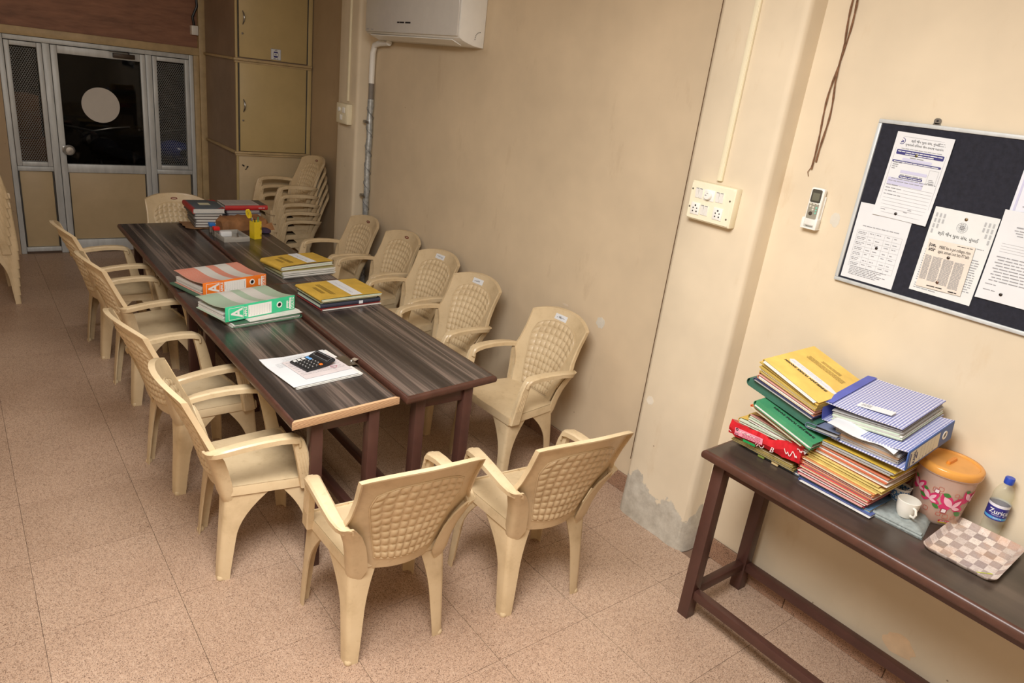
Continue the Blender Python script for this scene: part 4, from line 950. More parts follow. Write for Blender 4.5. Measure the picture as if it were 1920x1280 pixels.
# ------------------------------------------------------------------ the two spine-out box files on the table
def apple_file(label, M, L, H, Dp, col, cover, seed, fh):
    f = lever_binder(label, M, L, H, Dp, col, cover, seed, fh, page_h=.55)
    W_ = pm('spine_white', (240, 238, 232), .5, .02)
    mb = MB(); ring_outline(mb, .018, .100, .007, H-.009, .0022); mb.xf(frame((0, -.0006, 0), (1, 0, 0), (0, 0, 1))).build('spine_border', W_, f, 0)
    text('spine_initial', 'A', .088, on_spine(.092, H*.49, True), W_, f, 'CENTER', 'BOTTOM_BASELINE', .80, bold=.0022)
    text('spine_title', 'APPLE', .021, on_spine(.119, H*.5, True), W_, f, 'CENTER', 'BOTTOM_BASELINE', .95, bold=.0006)
    mb = MB(); plate(mb, .126, .262, .006, H-.010); lb = mb.xf(frame((0, -.0006, 0), (1, 0, 0), (0, 0, 1))).build('spine_label', W_, f, 0)
    mb = MB()
    for k in range(7): plate(mb, .146+.015*k, .1465+.015*k, .012, H-.016)
    for k in range(5): plate(mb, .142+.016*k, .1432+.016*k, .010, .018)
    plate(mb, .131, .1328, .020, H-.030); plate(mb, .250, .2525, .014, H-.022); mb.xf(frame((0, -.0012, 0), (1, 0, 0), (0, 0, 1))).build('label_rules', M_fgrey, lb, 0)
    ring_hole(f, L*.765, H*.53, .017)
    mb = MB(); plate(mb, L-.034, L-.006, .006, H-.008); plate(mb, L-.052, L-.034, .014, H-.022, 0, .004); mb.xf(frame((0, -.0006, 0), (1, 0, 0), (0, 0, 1))).build('brand_plate', W_, f, 0)
    text('brand_lettering', 'GOLD', .0235, on_spine(L-.009, H*.49, True, .0014), card(col), f, 'CENTER', 'BOTTOM_BASELINE', .92, bold=.0012)
    mb = MB(); word_lines(mb, -.022, .022, 0, .010, .15); mb.xf(on_spine(L-.038, H*.5, True, .0014)).build('brand_words', card(col), f, 0)
    return f
TZ = .7525; TZ2 = .7445
fo = folder('dark green card folder under the orange box file', frame((.985, 3.915, TZ), (1, .27, 0), (-.27, 1, 0)), .40, .30, .012, (70, 98, 78), 5, (0, 1), .8, 'loose files on the table')
apple_file('orange spined box file with patterned cover on the long table', frame((1.010, 3.905, TZ+.0135), (.386, .105, 0), (-.105, .386, 0)), .395, .074, .30, (244, 126, 34), printed_cover('orange_print', (224, 212, 200), (214, 96, 58)), 11, .072)
folder('dark green folder stuffed with white papers under the green box file', frame((1.395, 3.462, TZ), (-1, -.16, 0), (.16, -1, 0)) @ T(0, -.285, 0), .375, .285, .020, (74, 112, 88), 6, (0, 0, 0, 3), 1.0, 'loose files on the table', over=.012)
sh = thing('loose_paper_sheaf', 'loose white sheets sticking out beneath the green box file', 'paper', M=frame((1.10, 3.425, TZ+.0225), (1, .22, 0), (-.22, 1, 0)))
page_block(0, .305, 0, .21, 0, .006, 71, (0,), sh, 'sheets', .012, .0015)
apple_file('green spined box file with sagging printed cover, in front of the orange one', frame((.985, 3.418, TZ+.030), (.397, .107, 0), (-.107, .397, 0)), .405, .078, .27, (64, 204, 148), printed_cover('green_print', (206, 206, 194), (150, 184, 156)), 12, .062)
# yellow folder piles
YEL = (208, 170, 70); YEL2 = (214, 176, 74); PALE = (226, 208, 130)
def yellow_cover_print(f, w, l, t, title=False, strip=True, seed=3):
    """white paper strip, small print blocks on the top of a yellow folder; x from spine, y along"""
    Z = t+.0024
    if strip:
        s = MB().box(w*.50, w*.68, l*.02, l*.98, Z-.0004, Z).build('paper_strip', M_paper, f, 0)
        mb = MB(); scribble(mb, -.11, .11, 0, .018, seed); mb.xf(frame((w*.57, l*.5, Z+.0005), (0, -1, 0), (1, 0, 0))).build('strip_writing', M_greyink, s, 0)
    mb = MB()
    for k in range(3): word_lines(mb, -l*.32, l*.32, -.010*k, .0055, .2)
    for k in range(3): word_lines(mb, -l*.18, l*.2, -.045-.008*k, .0045, .2)
    mb.xf(frame((w*.30, l*.5, Z), (0, -1, 0), (1, 0, 0))).build('cover_print', pm('brown_print', (92, 74, 32), .7), f, 0)
MA = frame((1.512, 4.420, TZ2), (.96, .12, 0), (-.12, .96, 0)) @ T(0, -.235, 0)
folder('worn grey file of papers, lowest of the far yellow pile', MA @ T(.012, 0, 0), .365, .235, .018, (150, 148, 128), 21, (0, 3, 0, 2), 1.0, 'far pile of yellow files', over=.014)
folder('middle file with ragged white sheets in the far yellow pile', MA @ T(.006, .002, .0195), .375, .235, .026, (176, 172, 126), 22, (0, 0, 0, 3), 1.0, 'far pile of yellow files', over=.010)
fa = folder('yellow card folder with white label strip, top of the pile beside the far wall chairs', MA @ T(0, .002, .0470) @ rot_z(R_(5)), .395, .232, .030, YEL, 23, (0, 3, 0), .8, 'far pile of yellow files', bulge=.006)
yellow_cover_print(fa, .395, .232, .0355, seed=4)
MBm = frame((1.500, 3.825, TZ), (.98, .085, 0), (-.085, .98, 0)) @ T(0, -.300, 0)
folder('red edged folder at the bottom of the near yellow pile', MBm @ T(.004, .004, 0), .385, .292, .010, (150, 54, 50), 24, (0, 2), .7, 'near pile of yellow files')
rg = register('dark navy ledger with worn spine between the yellow folder and red folder', MBm @ T(.004, .006, .0115) @ frame((0, 0, 0), (0, 1, 0), (-1, 0, 0)) @ T(0, -.385, 0), .290, .385, .026, (52, 56, 70), (56, 60, 76), 3, 'near pile of yellow files')
MB().box(.0, .002, .12, .145, .004, .022).xf(T(-.0025, 0, 0)).build('spine_tag', M_paper, rg)
folder('pale green file of papers under the near yellow folder', MBm @ T(0, .010, .0395), .36, .280, .012, (170, 176, 140), 25, (3, 0), .9, 'near pile of yellow files')
fbt = folder('yellow card folder with torn white strip, top of the pile nearest the calculator', MBm @ T(-.004, -.002, .0530), .395, .305, .016, YEL, 26, (0, 1, 3), .8, 'near pile of yellow files', bulge=.003)
yellow_cover_print(fbt, .395, .305, .0178, seed=9)
# papers, calculator and clip
ps = thing('paper_sheaf', 'sheaf of white papers under the calculator at the table end', 'paper', M=frame((1.036, 2.622, TZ), (1, .13, 0), (-.10, 1, 0)))
page_block(0, .318, 0, .305, 0, .0125, 31, (0,), ps, 'sheets', .010, .0015)
top = MB(); rows = [[(.318*i/8-.012, .315*j/8-.004, .0132+(.010*max(0, (j/8-.8)*5)*max(0, 1-i/3) if j > 6 else 0)) for i in range(9)] for j in range(9)]
tp = top.grid(rows, thick=(0, 0, -.0005)).build('top_sheet', M_paper, ps, 0)
mb = MB()
for k in range(9): word_lines(mb, .03, .24, .285-.010*k, .004, last=.8+.02*k)
mb.xf(T(0, 0, .0139)).build('sheet_print', M_fgrey, ps, 0)
cq = thing('bank_cheque_leaf', 'pinkish printed slip with red stamp lying under the calculator', 'paper', M=frame((1.100, 2.675, TZ+.0150), (1, .16, 0), (-.16, 1, 0)))
MB().box(0, .235, 0, .205, 0, .0008).build('slip', pm('pink_slip_paper', (214, 204, 204), .8, .06), cq, 0)
mb = MB()
for k in range(8): word_lines(mb, .01, .22, .185-.021*k, .0045)
rule(mb, .005, .228, .150, .001); rule(mb, .005, .228, .050, .001); mb.add([(.165, .02, 0), (.1665, .02, 0), (.1665, .19, 0), (.165, .19, 0)], [(0, 1, 2, 3)])
mb.xf(T(0, 0, .0012)).build('slip_print', M_greyink, cq, 0)
mb = MB(); annulus(mb, .175, .058, .012, .0145); scribble(mb, .160, .20, .058, .014, 3); mb.xf(T(0, 0, .0013)).build('red_stamp', pm('red_stamp_ink', (196, 92, 116), .8), cq, 0)
ca = thing('calculator', 'black desk calculator with orange key lying on the white papers', 'calculator', M=frame((1.131, 2.738, TZ+.0165), (1, .26, 0), (-.02, 1, 0)))
Lc, Wc = .152, .126
MB().rings([[(0, y, 0), (0, y, .008), (.006, y, .010), (.100, y, .013), (.112, y, .018), (Lc-.004, y, .030), (Lc, y, .027), (Lc, y, .018), (.110, y, .002), (.100, y, 0)] for y in (0, .003, Wc-.003, Wc)]).build('case', M_black, ca, 30)
def cz(x): return .0103+(x-.006)*.0029/.094
kb = pm('black_key', (44, 44, 46), .4); kw = pm('white_key', (222, 222, 220), .4); ko = pm('orange_key', (240, 120, 36), .4); kblu = pm('blue_key', (110, 170, 230), .4)
legend = MB()
for i in range(4):
    for j in range(6):
        x, y = .016+.0225*i, .014+.0195*j; m = kb
        if j == 5 and i < 3: m = kw
        if i == 3 and j == 0: m = ko
        if i == 3 and j > 3: m = kblu
        wx = .008
        MB().rings([[(x+a, y+b, cz(x)) for a, b in rrect(wx*2, .015, .002, 2)], [(x+a, y+b, cz(x)+.003) for a, b in rrect(wx*2-.003, .012, .002, 2)]]).build('key', m, ca)
        if m is kb: legend.add([(x-.002, y-.003, cz(x)+.0034), (x+.002, y-.003, cz(x)+.0036), (x+.002, y+.003, cz(x)+.0036), (x-.002, y+.003, cz(x)+.0034)], [(0, 1, 2, 3)])
legend.build('key_legends', kw, ca, 0)
lcd = frame((.116, .010, .0198), (0, 1, 0), (-.0335, 0, -.0122)); 
MB().box(0, .106, -.026, 0, 0, .0006, mat=lcd).build('display_window', pm('lcd_dark', (30, 26, 28), .15), ca, 0)
mb = MB(); ring_outline(mb, .001, .105, -.0255, -.0005, .0009); mb.xf(lcd @ T(0, 0, .001)).build('display_frame', M_fgrey, ca, 0)
kc = thing('clipboard_clip', 'dull metal clip with a spring coil at the edge of the papers', 'clip', M=frame((1.345, 2.80, TZ), (.97, .12, 0), (-.12, .97, 0)))
MB().rings([[(-.045, y, .012), (-.02, y, .017), (.02, y, .017), (.035, y, .008), (.037, y, .002), (.034, y, .002), (.018, y, .014), (-.02, y, .014), (-.045, y, .0105)] for y in (-.055, .055)]).build('clip_plate', pm('dull_bronze_metal', (112, 100, 84), .4, .15, metal=.5), kc)
MB().tube([(.006+.008*math.cos(k*.6), -.030-.0012*k*.4, .024+.008*math.sin(k*.6)) for k in range(32)], .0014, 5).build('spring_coil', M_chrome, kc)
MB().box(.052, .080, -.012, .012, 0, .003, mat=rot_z(.4)).build('loose_tab', pm('cloudy_plastic', (170, 156, 140), .4), kc)

# ------------------------------------------------------------------ far end of the table: registers, parcel, pen holder
sk = thing('brown_wrapping_sheet', 'torn brown wrapping paper spread under the register stacks', 'paper', M=T(1.36, 5.57, TZ2))
rows = [[(.32*i/10-.03+.006*math.sin(j*2.1), .25*j/8+.008*math.sin(i*1.7), .0015+.004*abs(math.sin(i*1.3+j))+(.012 if i == 0 else 0)) for i in range(11)] for j in range(9)]
MB().grid(rows, thick=(0, 0, -.0006)).build('sheet', pm('kraft_paper', (150, 112, 76), .8, .12), sk, 30)
z = TZ2+.007
for k in range(5):
    t = .0205; rr_ = random.Random(40+k)
    register('grey notebook, %s up in the left register stack' % ['lowest', 'second', 'third', 'fourth', 'fifth'][k], frame((1.402+rr_.uniform(-.008, .008), 5.60+rr_.uniform(-.006, .006), z), (1, -.04+rr_.uniform(-.05, .05), 0), (.04, 1, 0)), .212, .30, t, (112, 104, 100), (104, 98, 96), 0, 'left stack of registers'); z += t+.0005
rtop = register('grey register with red spine and corners on top of the left stack', frame((1.385, 5.588, z+.001), (1, -.03, 0), (.03, 1, 0)), .238, .335, .040, (84, 94, 102), (170, 46, 42), 0, 'left stack of registers', corners=(176, 50, 44))
MB().box(.085, .165, .135, .215, .0402, .0408).build('title_label', pm('cream_label', (206, 202, 172), .7), rtop, 0)
z = TZ2+.002
for k in range(4):
    t = .026; rr_ = random.Random(60+k)
    register('grey notebook, %s up in the right register stack' % ['lowest', 'second', 'third', 'fourth'][k], frame((1.675+rr_.uniform(-.01, .01), 5.735+rr_.uniform(-.005, .005), z), (1, rr_.uniform(-.03, .03), 0), (0, 1, 0)), .27, .21, t, (108, 104, 112), (108, 104, 112), 2, 'right stack of registers'); z += t+.0005
rr2 = register('red spined register lying under a newspaper on the right stack', frame((1.998, 5.720, z+.001), (0, 1, 0), (-1, 0, 0)), .23, .335, .036, (92, 90, 88), (188, 46, 46), 0, 'right stack of registers')
mb = MB(); word_lines(mb, 0, .05, 0, .008); mb.xf(frame((-.0012, .075, .015), (0, -1, 0), (0, 0, 1))).build('spine_lettering', M_paper, rr2, 0)
nw = thing('folded_newspaper', 'folded newspaper lying on the red spined register', 'newspaper', M=frame((1.665, 5.735, z+.0380), (1, .02, 0), (-.02, 1, 0)))
MB().box(0, .27, 0, .20, 0, .003).build('folded_sheets', pm('grey_newsprint', (186, 176, 170), .85, .06), nw, 0)
mb = MB()
for q in range(4):
    for k in range(9): word_lines(mb, .012+.064*q, .066+.064*q, .015+.019*k, .006, .2)
mb.xf(T(0, 0, .0036)).build('news_print', M_greyink, nw, 0)
pc = thing('brown_paper_parcel', 'crumpled brown paper parcel behind the yellow pen holder', 'parcel', M=frame((1.745, 5.585, TZ2), (1, .17, 0), (-.17, 1, 0)))
rings = []
rp = random.Random(8)
for k in range(13):
    q = k/12; x = -.185+.37*q; s = min(1, (1-abs(2*q-1))*5+.25); w = .095*(.75+.25*s); h = .098*(.55+.45*s)*(1-.15*q)
    ring = []
    for cx, cz in ((-1, 0), (-1.02, .45), (-.96, .86), (-.55, 1.0), (0, .96), (.55, 1.02), (.96, .84), (1.02, .4), (1, 0)):
        ring.append((x+rp.uniform(-.006, .006), cx*w+rp.uniform(-.006, .006), max(.001, cz*h+rp.uniform(-.006, .006)) if cz else .0))
    rings.append(ring)
MB().rings(rings).build('wrapper', pm('kraft_parcel_paper', (152, 106, 66), .75, .18, 18, bmp=.3), pc, 25)
MB().grid([[(.06+.14*i/6, -.098-.012*j+.004*math.sin(i*2), .004+.05*(1-j/4)*(i/6*.7+.3)) for i in range(7)] for j in range(5)], thick=(0, .001, 0)).build('loose_fold', pm('kraft_parcel_paper', (152, 106, 66)), pc, 25)
pb = thing('purple_pouch', 'dark purple cloth pouch tucked beside the parcel', 'pouch', M=T(1.868, 5.415, TZ2))
MB().rings([[(.045*s*math.cos(a), .06*s*math.sin(a), z_) for a in (2*math.pi*k/14 for k in range(14))] for s, z_ in ((.7, 0), (1, .008), (.95, .022), (.5, .034), (.05, .036))]).build('pouch_body', pm('purple_cloth', (66, 52, 76), .9, .2, bmp=.2), pb)
ph = thing('yellow_pen_holder', 'yellow plastic pen holder with slotted side on the far table', 'pen holder', M=frame((1.745, 5.245, TZ2), (1, .22, 0), (-.22, 1, 0)))
yp = pm('yellow_plastic', (236, 206, 44), .35, .04)
out = [(-.034, -.034), (.006, -.034), (.026, -.030), (.034, -.020), (.036, .0), (.034, .020), (.026, .030), (.006, .034), (-.034, .034)]; inn = [(x*.92, y*.92) for x, y in out]
mb = MB(); H_ = .128
mb.rings([[(x, y, 0) for x, y in out], [(x, y, H_) for x, y in out], [(x, y, H_) for x, y in inn], [(x, y, .006) for x, y in inn]]); mb.build('cup', yp, ph, 35)
for k in range(4): MB().box(-.012, .012, -.0008, .0012, 0, .017, mat=frame((.0275, -.0265, .018+.025*k), (.75, .66, 0), (-.66, .75, 0))).build('slot', pm('slot_brown', (84, 60, 24), .6) if k % 2 == 0 else pm('slot_cream', (220, 206, 130), .6), ph)
def pen(x, y, tx, ty, h, col, name='pen', label=''):
    p = thing(name, label, 'pen', M=T(1.745, 5.245, TZ2), group='pens in the yellow holder')
    MB().tube([(x, y, .008), (x+tx, y+ty, h)], .0038, 8).build('barrel', pm('pen_%d_%d_%d' % col, col, .35), p); MB().tube([(x+tx, y+ty, h), (x+tx*1.06, y+ty*1.06, h+.010)], .0045, 8).build('cap', pm('pen_%d_%d_%d' % col, col, .35), p)
pen(-.018, .012, -.006, .006, .142, (236, 234, 228), label='white pen in the yellow holder'); pen(-.008, -.012, -.004, .004, .138, (30, 30, 34), label='black pen in the yellow holder'); pen(.012, .006, .008, .010, .146, (60, 160, 110), label='green pen in the yellow holder')
sc = thing('scissors', 'yellow handled scissors standing in the pen holder', 'scissors', M=T(1.745, 5.245, TZ2))
for s in (-1, 1):
    pts = [(-.018+.006*s+.016*math.cos(a)*.7-.025, .01+.004*s, .182+.030*math.sin(a)) for a in (2*math.pi*k/18 for k in range(19))]
    MB().tube([(x-(z_-.15)*.25, y, z_) for x, y, z_ in pts], .0048, 8).build('handle_loop', yp, sc)
MB().tube([(-.032, .01, .152), (-.012, .008, .01)], .005, 6).build('blades', M_chrome, sc)
bx = thing('clear_plastic_tray_box', 'shallow clear plastic box of stationery in front of the parcel', 'box', M=frame((1.485, 5.145, TZ2), (1, .06, 0), (.16, 1, 0)))
clr = pm('cloudy_clear_plastic', (172, 168, 160), .2, .05)
MB().box(0, .185, 0, .24, 0, .004).build('base', clr, bx)
for b_ in ((0, .185, 0, .004, .004, .034), (0, .185, .236, .240, .004, .034), (0, .004, .004, .236, .004, .034), (.181, .185, .004, .236, .004, .034)): MB().box(*b_).build('side', clr, bx, bev=.001)
MB().box(.030, .110, .150, .195, .0045, .040).build('white_eraser_block', M_paper, bx, bev=.003)
MB().tube([(.12, .06, .012), (.165, .19, .012)], .006, 6).tube([(.06, .05, .010), (.14, .10, .010)], .005, 6).build('small_items', pm('grey_items', (110, 100, 90), .5), bx)
def jar(x, y, col, label):
    j = thing('clip_jar', label, 'jar', M=T(x, y, TZ2), group='small lidded jars')
    MB().prism(rrect(.038, .038, .006, 3), 0, .045).build('jar_body', pm('hazy_clear', (120, 112, 104), .15, .3, 90), j); MB().prism(rrect(.044, .044, .005, 3), .046, .070).build('lid', pm('lid_%d_%d_%d' % col, col, .35), j, bev=.002)
    if col[0] > 150:
        cp = MB(); r = random.Random(2)
        for k in range(16): a = Vector((r.uniform(-.015, .015), -.0195, r.uniform(.004, .042))); b = a+Vector((r.uniform(-.008, .008), -.001, r.uniform(-.008, .008))); cp.tube([a, b], .0009, 4)
        cp.build('paper_clips', M_chrome, j)['kind'] = 'stuff'
jar(1.487, 5.345, (226, 34, 34), 'small clear jar with a red lid beside the plastic box'); jar(1.492, 5.475, (40, 116, 196), 'small jar with a blue lid behind the red lidded jar')
# ------------------------------------------------------------------ files piled on the bench
def pile_folder(label, yl, zl, yr, zr, t, col, seed, x0=2.37, l=.335, rise=.03, group='left file pile on the bench', **kw):
    ex = Vector((0, yr-yl, zr-zl)); w = ex.length
    rj_ = random.Random(seed*13)
    M = frame((x0+rj_.uniform(-.007, .007), yl, zl), ex, Vector((1, rj_.uniform(-.05, .05), rise)))
    kw.setdefault('thick', .0019)
    return folder(label, M, w, l, t, col, seed, group=group, **kw), M, w
G1, G2 = 'left file pile on the bench', 'right file pile on the bench'
P = pile_folder
fsl, Msl, _ = P('slate blue folder with coloured tabs at the bottom of the left bench pile', 1.345, BZ+.002, 1.085, BZ+.003, .013, (86, 100, 116), 101, 2.385, rise=0)
for k, (y, c) in enumerate(((1.262, (132, 150, 70)), (1.200, (214, 190, 140)))):
    MB().box(2.378, 2.388, y-.014, y+.014, BZ+.003, BZ+.016).xf(Msl.inverted()).build('index_tab', card(c), fsl, bev=.001)
OL = (170, 150, 88)
for k in range(3): P('olive buff file, %s of three under the red packet' % ['lowest', 'middle', 'topmost'][k], 1.400-.008*k, BZ+.018+.0085*k, 1.118+.004*k, BZ+.020+.0095*k, .0078, OL, 110+k, 2.365+.004*k, rise=0, pages=(1, 0), fill=.7)
# red snack wrapper round a bundle
rw = thing('red_wrapper_packet', 'crumpled red printed wrapper packet around files in the left bench pile', 'packet')
redp = pm('red_glossy_film', (206, 34, 46), .28, .18, 30, bmp=.4)
rings = []; rq = random.Random(5)
for k in range(19):
    q = k/18; y = 1.408-.312*q; zb = .850+.020*q; h = .052+.040*max(0, q-.55)/.45 if q > .55 else .052+.012*(1-q)
    j = lambda s=.004: rq.uniform(-s, s)
    rings.append([(2.350+j(), y, zb+.006+j()), (2.343+j(), y, zb+h*.5+j()), (2.352+j(), y, zb+h+j()), (2.42, y, zb+h*.7+j(.002)), (2.60, y, zb+.036), (2.64, y, zb+.016), (2.60, y, zb), (2.42, y, zb+j(.001))])
MB().rings(rings).build('film', redp, rw, 25)
Mr = lambda y, z: frame((2.3395, y, z), (0, -1, .12), (0, .12, 1))
MB().add([(0, -.012, 0), (.125, -.014, 0), (.125, .012, 0), (0, .018, 0)], [(0, 1, 2, 3)]).xf(Mr(1.375, .880)).build('pink_panel', pm('pink_print', (232, 150, 170), .35), rw, 0)
mb = MB()
for k in range(5): word_lines(mb, .035, .115, .006-.005*k, .0026)
mb.xf(Mr(1.375, .880) @ T(0, 0, .001)).build('panel_print', pm('red_ink', (170, 60, 80), .6), rw, 0)
text('panel_code', 'FSI', .013, Mr(1.370, .868) @ T(0, 0, .0012), M_ink, rw)
mb = MB(); annulus(mb, .010, .012, .003, .006); mb.xf(Mr(1.375, .880) @ T(0, 0, .0012)).build('panel_mark', M_ink, rw, 0)
wsc = pm('white_film_print', (246, 236, 234), .35)
text('wrapper_letter', 'B', .030, Mr(1.215, .872) @ T(0, 0, .0012), wsc, rw, shear=.3)
mb = MB(); scribble(mb, .0, .060, .030, .026, 11, .0028); scribble(mb, -.115, -.075, .016, .016, 12, .0022); scribble(mb, -.20, -.12, .040, .008, 13, .0022); scribble(mb, .055, .09, .052, .016, 15, .002); scribble(mb, -.245, -.225, .034, .03, 16, .0022)
mb.xf(Mr(1.160, .872) @ T(0, 0, .0012)).build('wrapper_script', wsc, rw, 0)
MB().add([(0, 0, 0), (.055, -.004, 0), (.055, .006, 0), (0, .010, 0)], [(0, 1, 2, 3)]).xf(Mr(1.330, .858) @ T(0, 0, .0014)).build('green_flash', pm('green_print_flash', (30, 150, 80), .4), rw, 0)
# bundle in the wrapper
P('yellow file with curling papers just above the red packet', 1.388, .912, 1.110, .918, .022, (222, 184, 84), 121, 2.362, rise=.01, pages=(0, 3, 2, 0), bulge=.012, fill=1.0)
P('second yellow file bulging with white papers above the red packet', 1.352, .938, 1.080, .924, .034, (206, 176, 92), 122, 2.366, rise=.02, pages=(0, 0, 4, 3), bulge=.016, fill=1.0)
P('lilac edged exercise book slanting under the orange folder', 1.303, .998, 1.100, .952, .010, (150, 148, 186), 123, 2.368, rise=.02, pages=(0, 2), fill=1.0)
P('bright orange folder edge under the green lettered folder', 1.335, 1.012, 1.092, .955, .009, (232, 120, 70), 124, 2.336, rise=.03, pages=(1,), fill=.6)
fg, Mg, wg = P('mid green lettered folder in the left bench pile', 1.318, 1.026, 1.055, .964, .030, (70, 148, 104), 125, 2.318, rise=.03, pages=(0,), fill=.4, closed=True)
text('folder_lettering', 'SHREE JAIN YUVAK SANGH', .0165, frame((wg-.02, .040, .0318), (-1, 0, 0), (0, -1, 0)), M_ink, fg, 'LEFT', 'BOTTOM_BASELINE', .92, bold=.0006)
P('large dark green box folder lying across the left bench pile', 1.394, 1.078, 1.080, 1.020, .034, (58, 104, 88), 126, 2.356, rise=.03, pages=(2,), fill=0, closed=True)
P('thin navy folder under the pink files', 1.358, 1.112, 1.092, 1.062, .010, (58, 62, 96), 127, 2.350, rise=.03, pages=(2, 0), fill=.7)
P('lower salmon pink file in the left bench pile', 1.350, 1.123, 1.094, 1.073, .014, (222, 150, 116), 128, 2.348, rise=.03, pages=(1, 0, 5), fill=.9)
P('upper salmon pink file in the left bench pile', 1.347, 1.138, 1.092, 1.086, .013, (216, 160, 124), 129, 2.350, rise=.03, pages=(1, 4, 5), fill=.9)
for k in range(5):
    P('yellow file, %s of five near the top of the left bench pile' % ['lowest', 'second', 'third', 'fourth', 'fifth'][k], 1.340+.002*k, 1.153+.0085*k, 1.090-.001*k, 1.0995+.0048*k, .0062, [(206, 176, 88), (196, 164, 80), (212, 184, 96), (204, 172, 84), (216, 188, 100)][k], 130+k, 2.346+.003*(k % 2), rise=.03, pages=(1, 5, 0), fill=.8)
ft, Mt, wt = P('bright yellow folder with white label on top of the left bench pile', 1.335, 1.199, 1.084, 1.126, .013, (238, 200, 104), 140, 2.338, .345, rise=.03, pages=(0, 1), fill=.9)
text('folder_title', 'SHREE JAIN YUVAK SANGH', .0165, frame((wt-.032, .105, .0150), (-1, 0, 0), (0, -1, 0)), M_ink, ft, 'LEFT', 'BOTTOM_BASELINE', .98, shear=.2, bold=.0006)
lb_ = MB().prism([(.035, .125), (.048, .112), (wt-.045, .112), (wt-.012, .120), (wt-.012, .134), (wt-.05, .146), (.042, .146)], .0135, .0150).build('white_label', M_paper, ft, 0)
mb = MB(); scribble(mb, -.085, .085, .004, .006, 20, .0007); scribble(mb, -.05, .06, -.006, .005, 21, .0007); mb.xf(frame((wt*.5, .130, .0155), (-1, 0, 0), (0, -1, 0))).build('label_writing', M_lilac, lb_, 0)
mb = MB()
for k in range(4): word_lines(mb, -.085, .085, -.008*k, .0034, .2)
for k in range(3): word_lines(mb, -.05, .04, -.040-.007*k, .003, .2)
mb.xf(frame((wt*.5, .225, .0150), (-1, 0, 0), (0, -1, 0))).build('cover_print', pm('brown_print', (92, 74, 32), .7), ft, 0)
# right pile
for k in range(2): P(['blue folder lying flat at the bottom of the right bench pile', 'pale blue folder just above the bottom of the right bench pile'][k], 1.092+.006*k, BZ+.002+.011*k, .812+.012*k, BZ+.003+.011*k, .0105, [(92, 104, 160), (104, 146, 190)][k], 150+k, 2.372+.006*k, .33, 0, G2, pages=(0, 1), fill=.5)
cols = [((176, 58, 80), 4), ((206, 92, 90), 0), ((188, 66, 88), 4), ((222, 118, 84), 1), ((196, 80, 92), 0), ((226, 132, 84), 5), ((214, 104, 84), 4), ((222, 150, 96), 1)]
cn = ['crimson', 'coral', 'rose red', 'salmon orange', 'faded red', 'tangerine', 'brick pink', 'apricot']; co = ['lowest', 'second', 'third', 'fourth', 'fifth', 'sixth', 'seventh', 'eighth']
zz = BZ+.0265
for k, (c, p) in enumerate(cols):
    P('%s file in the right bench pile, %s of the eight reddish ones' % (cn[k], co[k]), 1.102-.002*k+.008*(k % 2), zz, .842-.003*k, zz-.0012*k, .0090, c, 160+k, 2.376-.002*k, .33, .01, G2, pages=(0, p, p), fill=.85, over=.004); zz += .0097
cr = thing('crumpled_yellow_papers', 'bundle of crumpled pale yellow papers in the right bench pile', 'paper', M=frame((2.372, 1.084, zz+.001), (0, -1, -.03), (1, 0, .01)))
page_block(0, .268, 0, .32, 0, .030, 66, (1,), cr, 'sheets', .014, .0038); zz += .032
cr.children[0].data.materials[1] = pm('pale_yellow_sheets', (226, 204, 124), .8, .12, 30)
for k in range(2): P('%s orange file under the yellow folder in the right bench pile' % ['lower', 'upper'][k], 1.072-.003*k, zz, .802-.002*k, zz-.006, .0145, [(226, 116, 74), (214, 128, 96)][k], 170+k, 2.372, .33, .02, G2, pages=(2, 0, 5), fill=1.0, over=.006); zz += .0157
P('mustard yellow file directly under the blue box file', 1.056, zz+.002, .786, zz+.006, .020, (216, 182, 72), 175, 2.370, .335, .03, G2, pages=(0, 2), fill=.9, bulge=.002); zz += .024
def gingham(name, c1, c2, s):
    m, nt, b = nodes_of(name); v = coord(nt, 'Object', (s, s, s)); 
    sx = N(nt, 'ShaderNodeSeparateXYZ'); nt.links.new(v, sx.inputs[0]); fac = None
    for ax in (0, 1):
        w = N(nt, 'ShaderNodeMath', operation='FRACT'); nt.links.new(sx.outputs[ax], w.inputs[0]); g = N(nt, 'ShaderNodeMath', operation='GREATER_THAN'); nt.links.new(w.outputs[0], g.inputs[0]); g.inputs[1].default_value = .5
        if fac is None: fac = g.outputs[0]
        else: a_ = N(nt, 'ShaderNodeMath', operation='ADD'); nt.links.new(fac, a_.inputs[0]); nt.links.new(g.outputs[0], a_.inputs[1]); fac = a_.outputs[0]
    d = N(nt, 'ShaderNodeMath', operation='DIVIDE'); nt.links.new(fac, d.inputs[0]); d.inputs[1].default_value = 2
    mid = tuple((a+b_)/2 for a, b_ in zip(c1, c2))
    nt.links.new(ramp(nt, d.outputs[0], [(0, c1), (.4, mid), (.9, c2)], 'CONSTANT'), b.inputs['Base Color']); b.inputs['Roughness'].default_value = .4; return m
ging = gingham('blue_gingham_paper', (232, 232, 240), (92, 102, 172), 98)
rj = lever_binder('blue lever arch file lettered RAJAL on its spine, under the gingham one', frame((2.362, .757, 1.030), (.306, -.004, .052), (0, .30, -.012)), .312, .074, .262, (64, 98, 168), ging, 180, .050, (2, 5, 2), .004, page_h=.9)
Wl = pm('cream_spine_label', (226, 222, 206), .6, .03)
mb = MB(); plate(mb, .012, .212, .008, .066); sl = mb.xf(frame((0, -.0007, 0), (1, 0, 0), (0, 0, 1))).build('spine_label', Wl, rj, 0)
text('spine_title', 'RAJAL', .0215, on_spine(.052, .0375, True, .0014), M_navyink, sl, 'CENTER', 'BOTTOM_BASELINE', .88, bold=.0003)
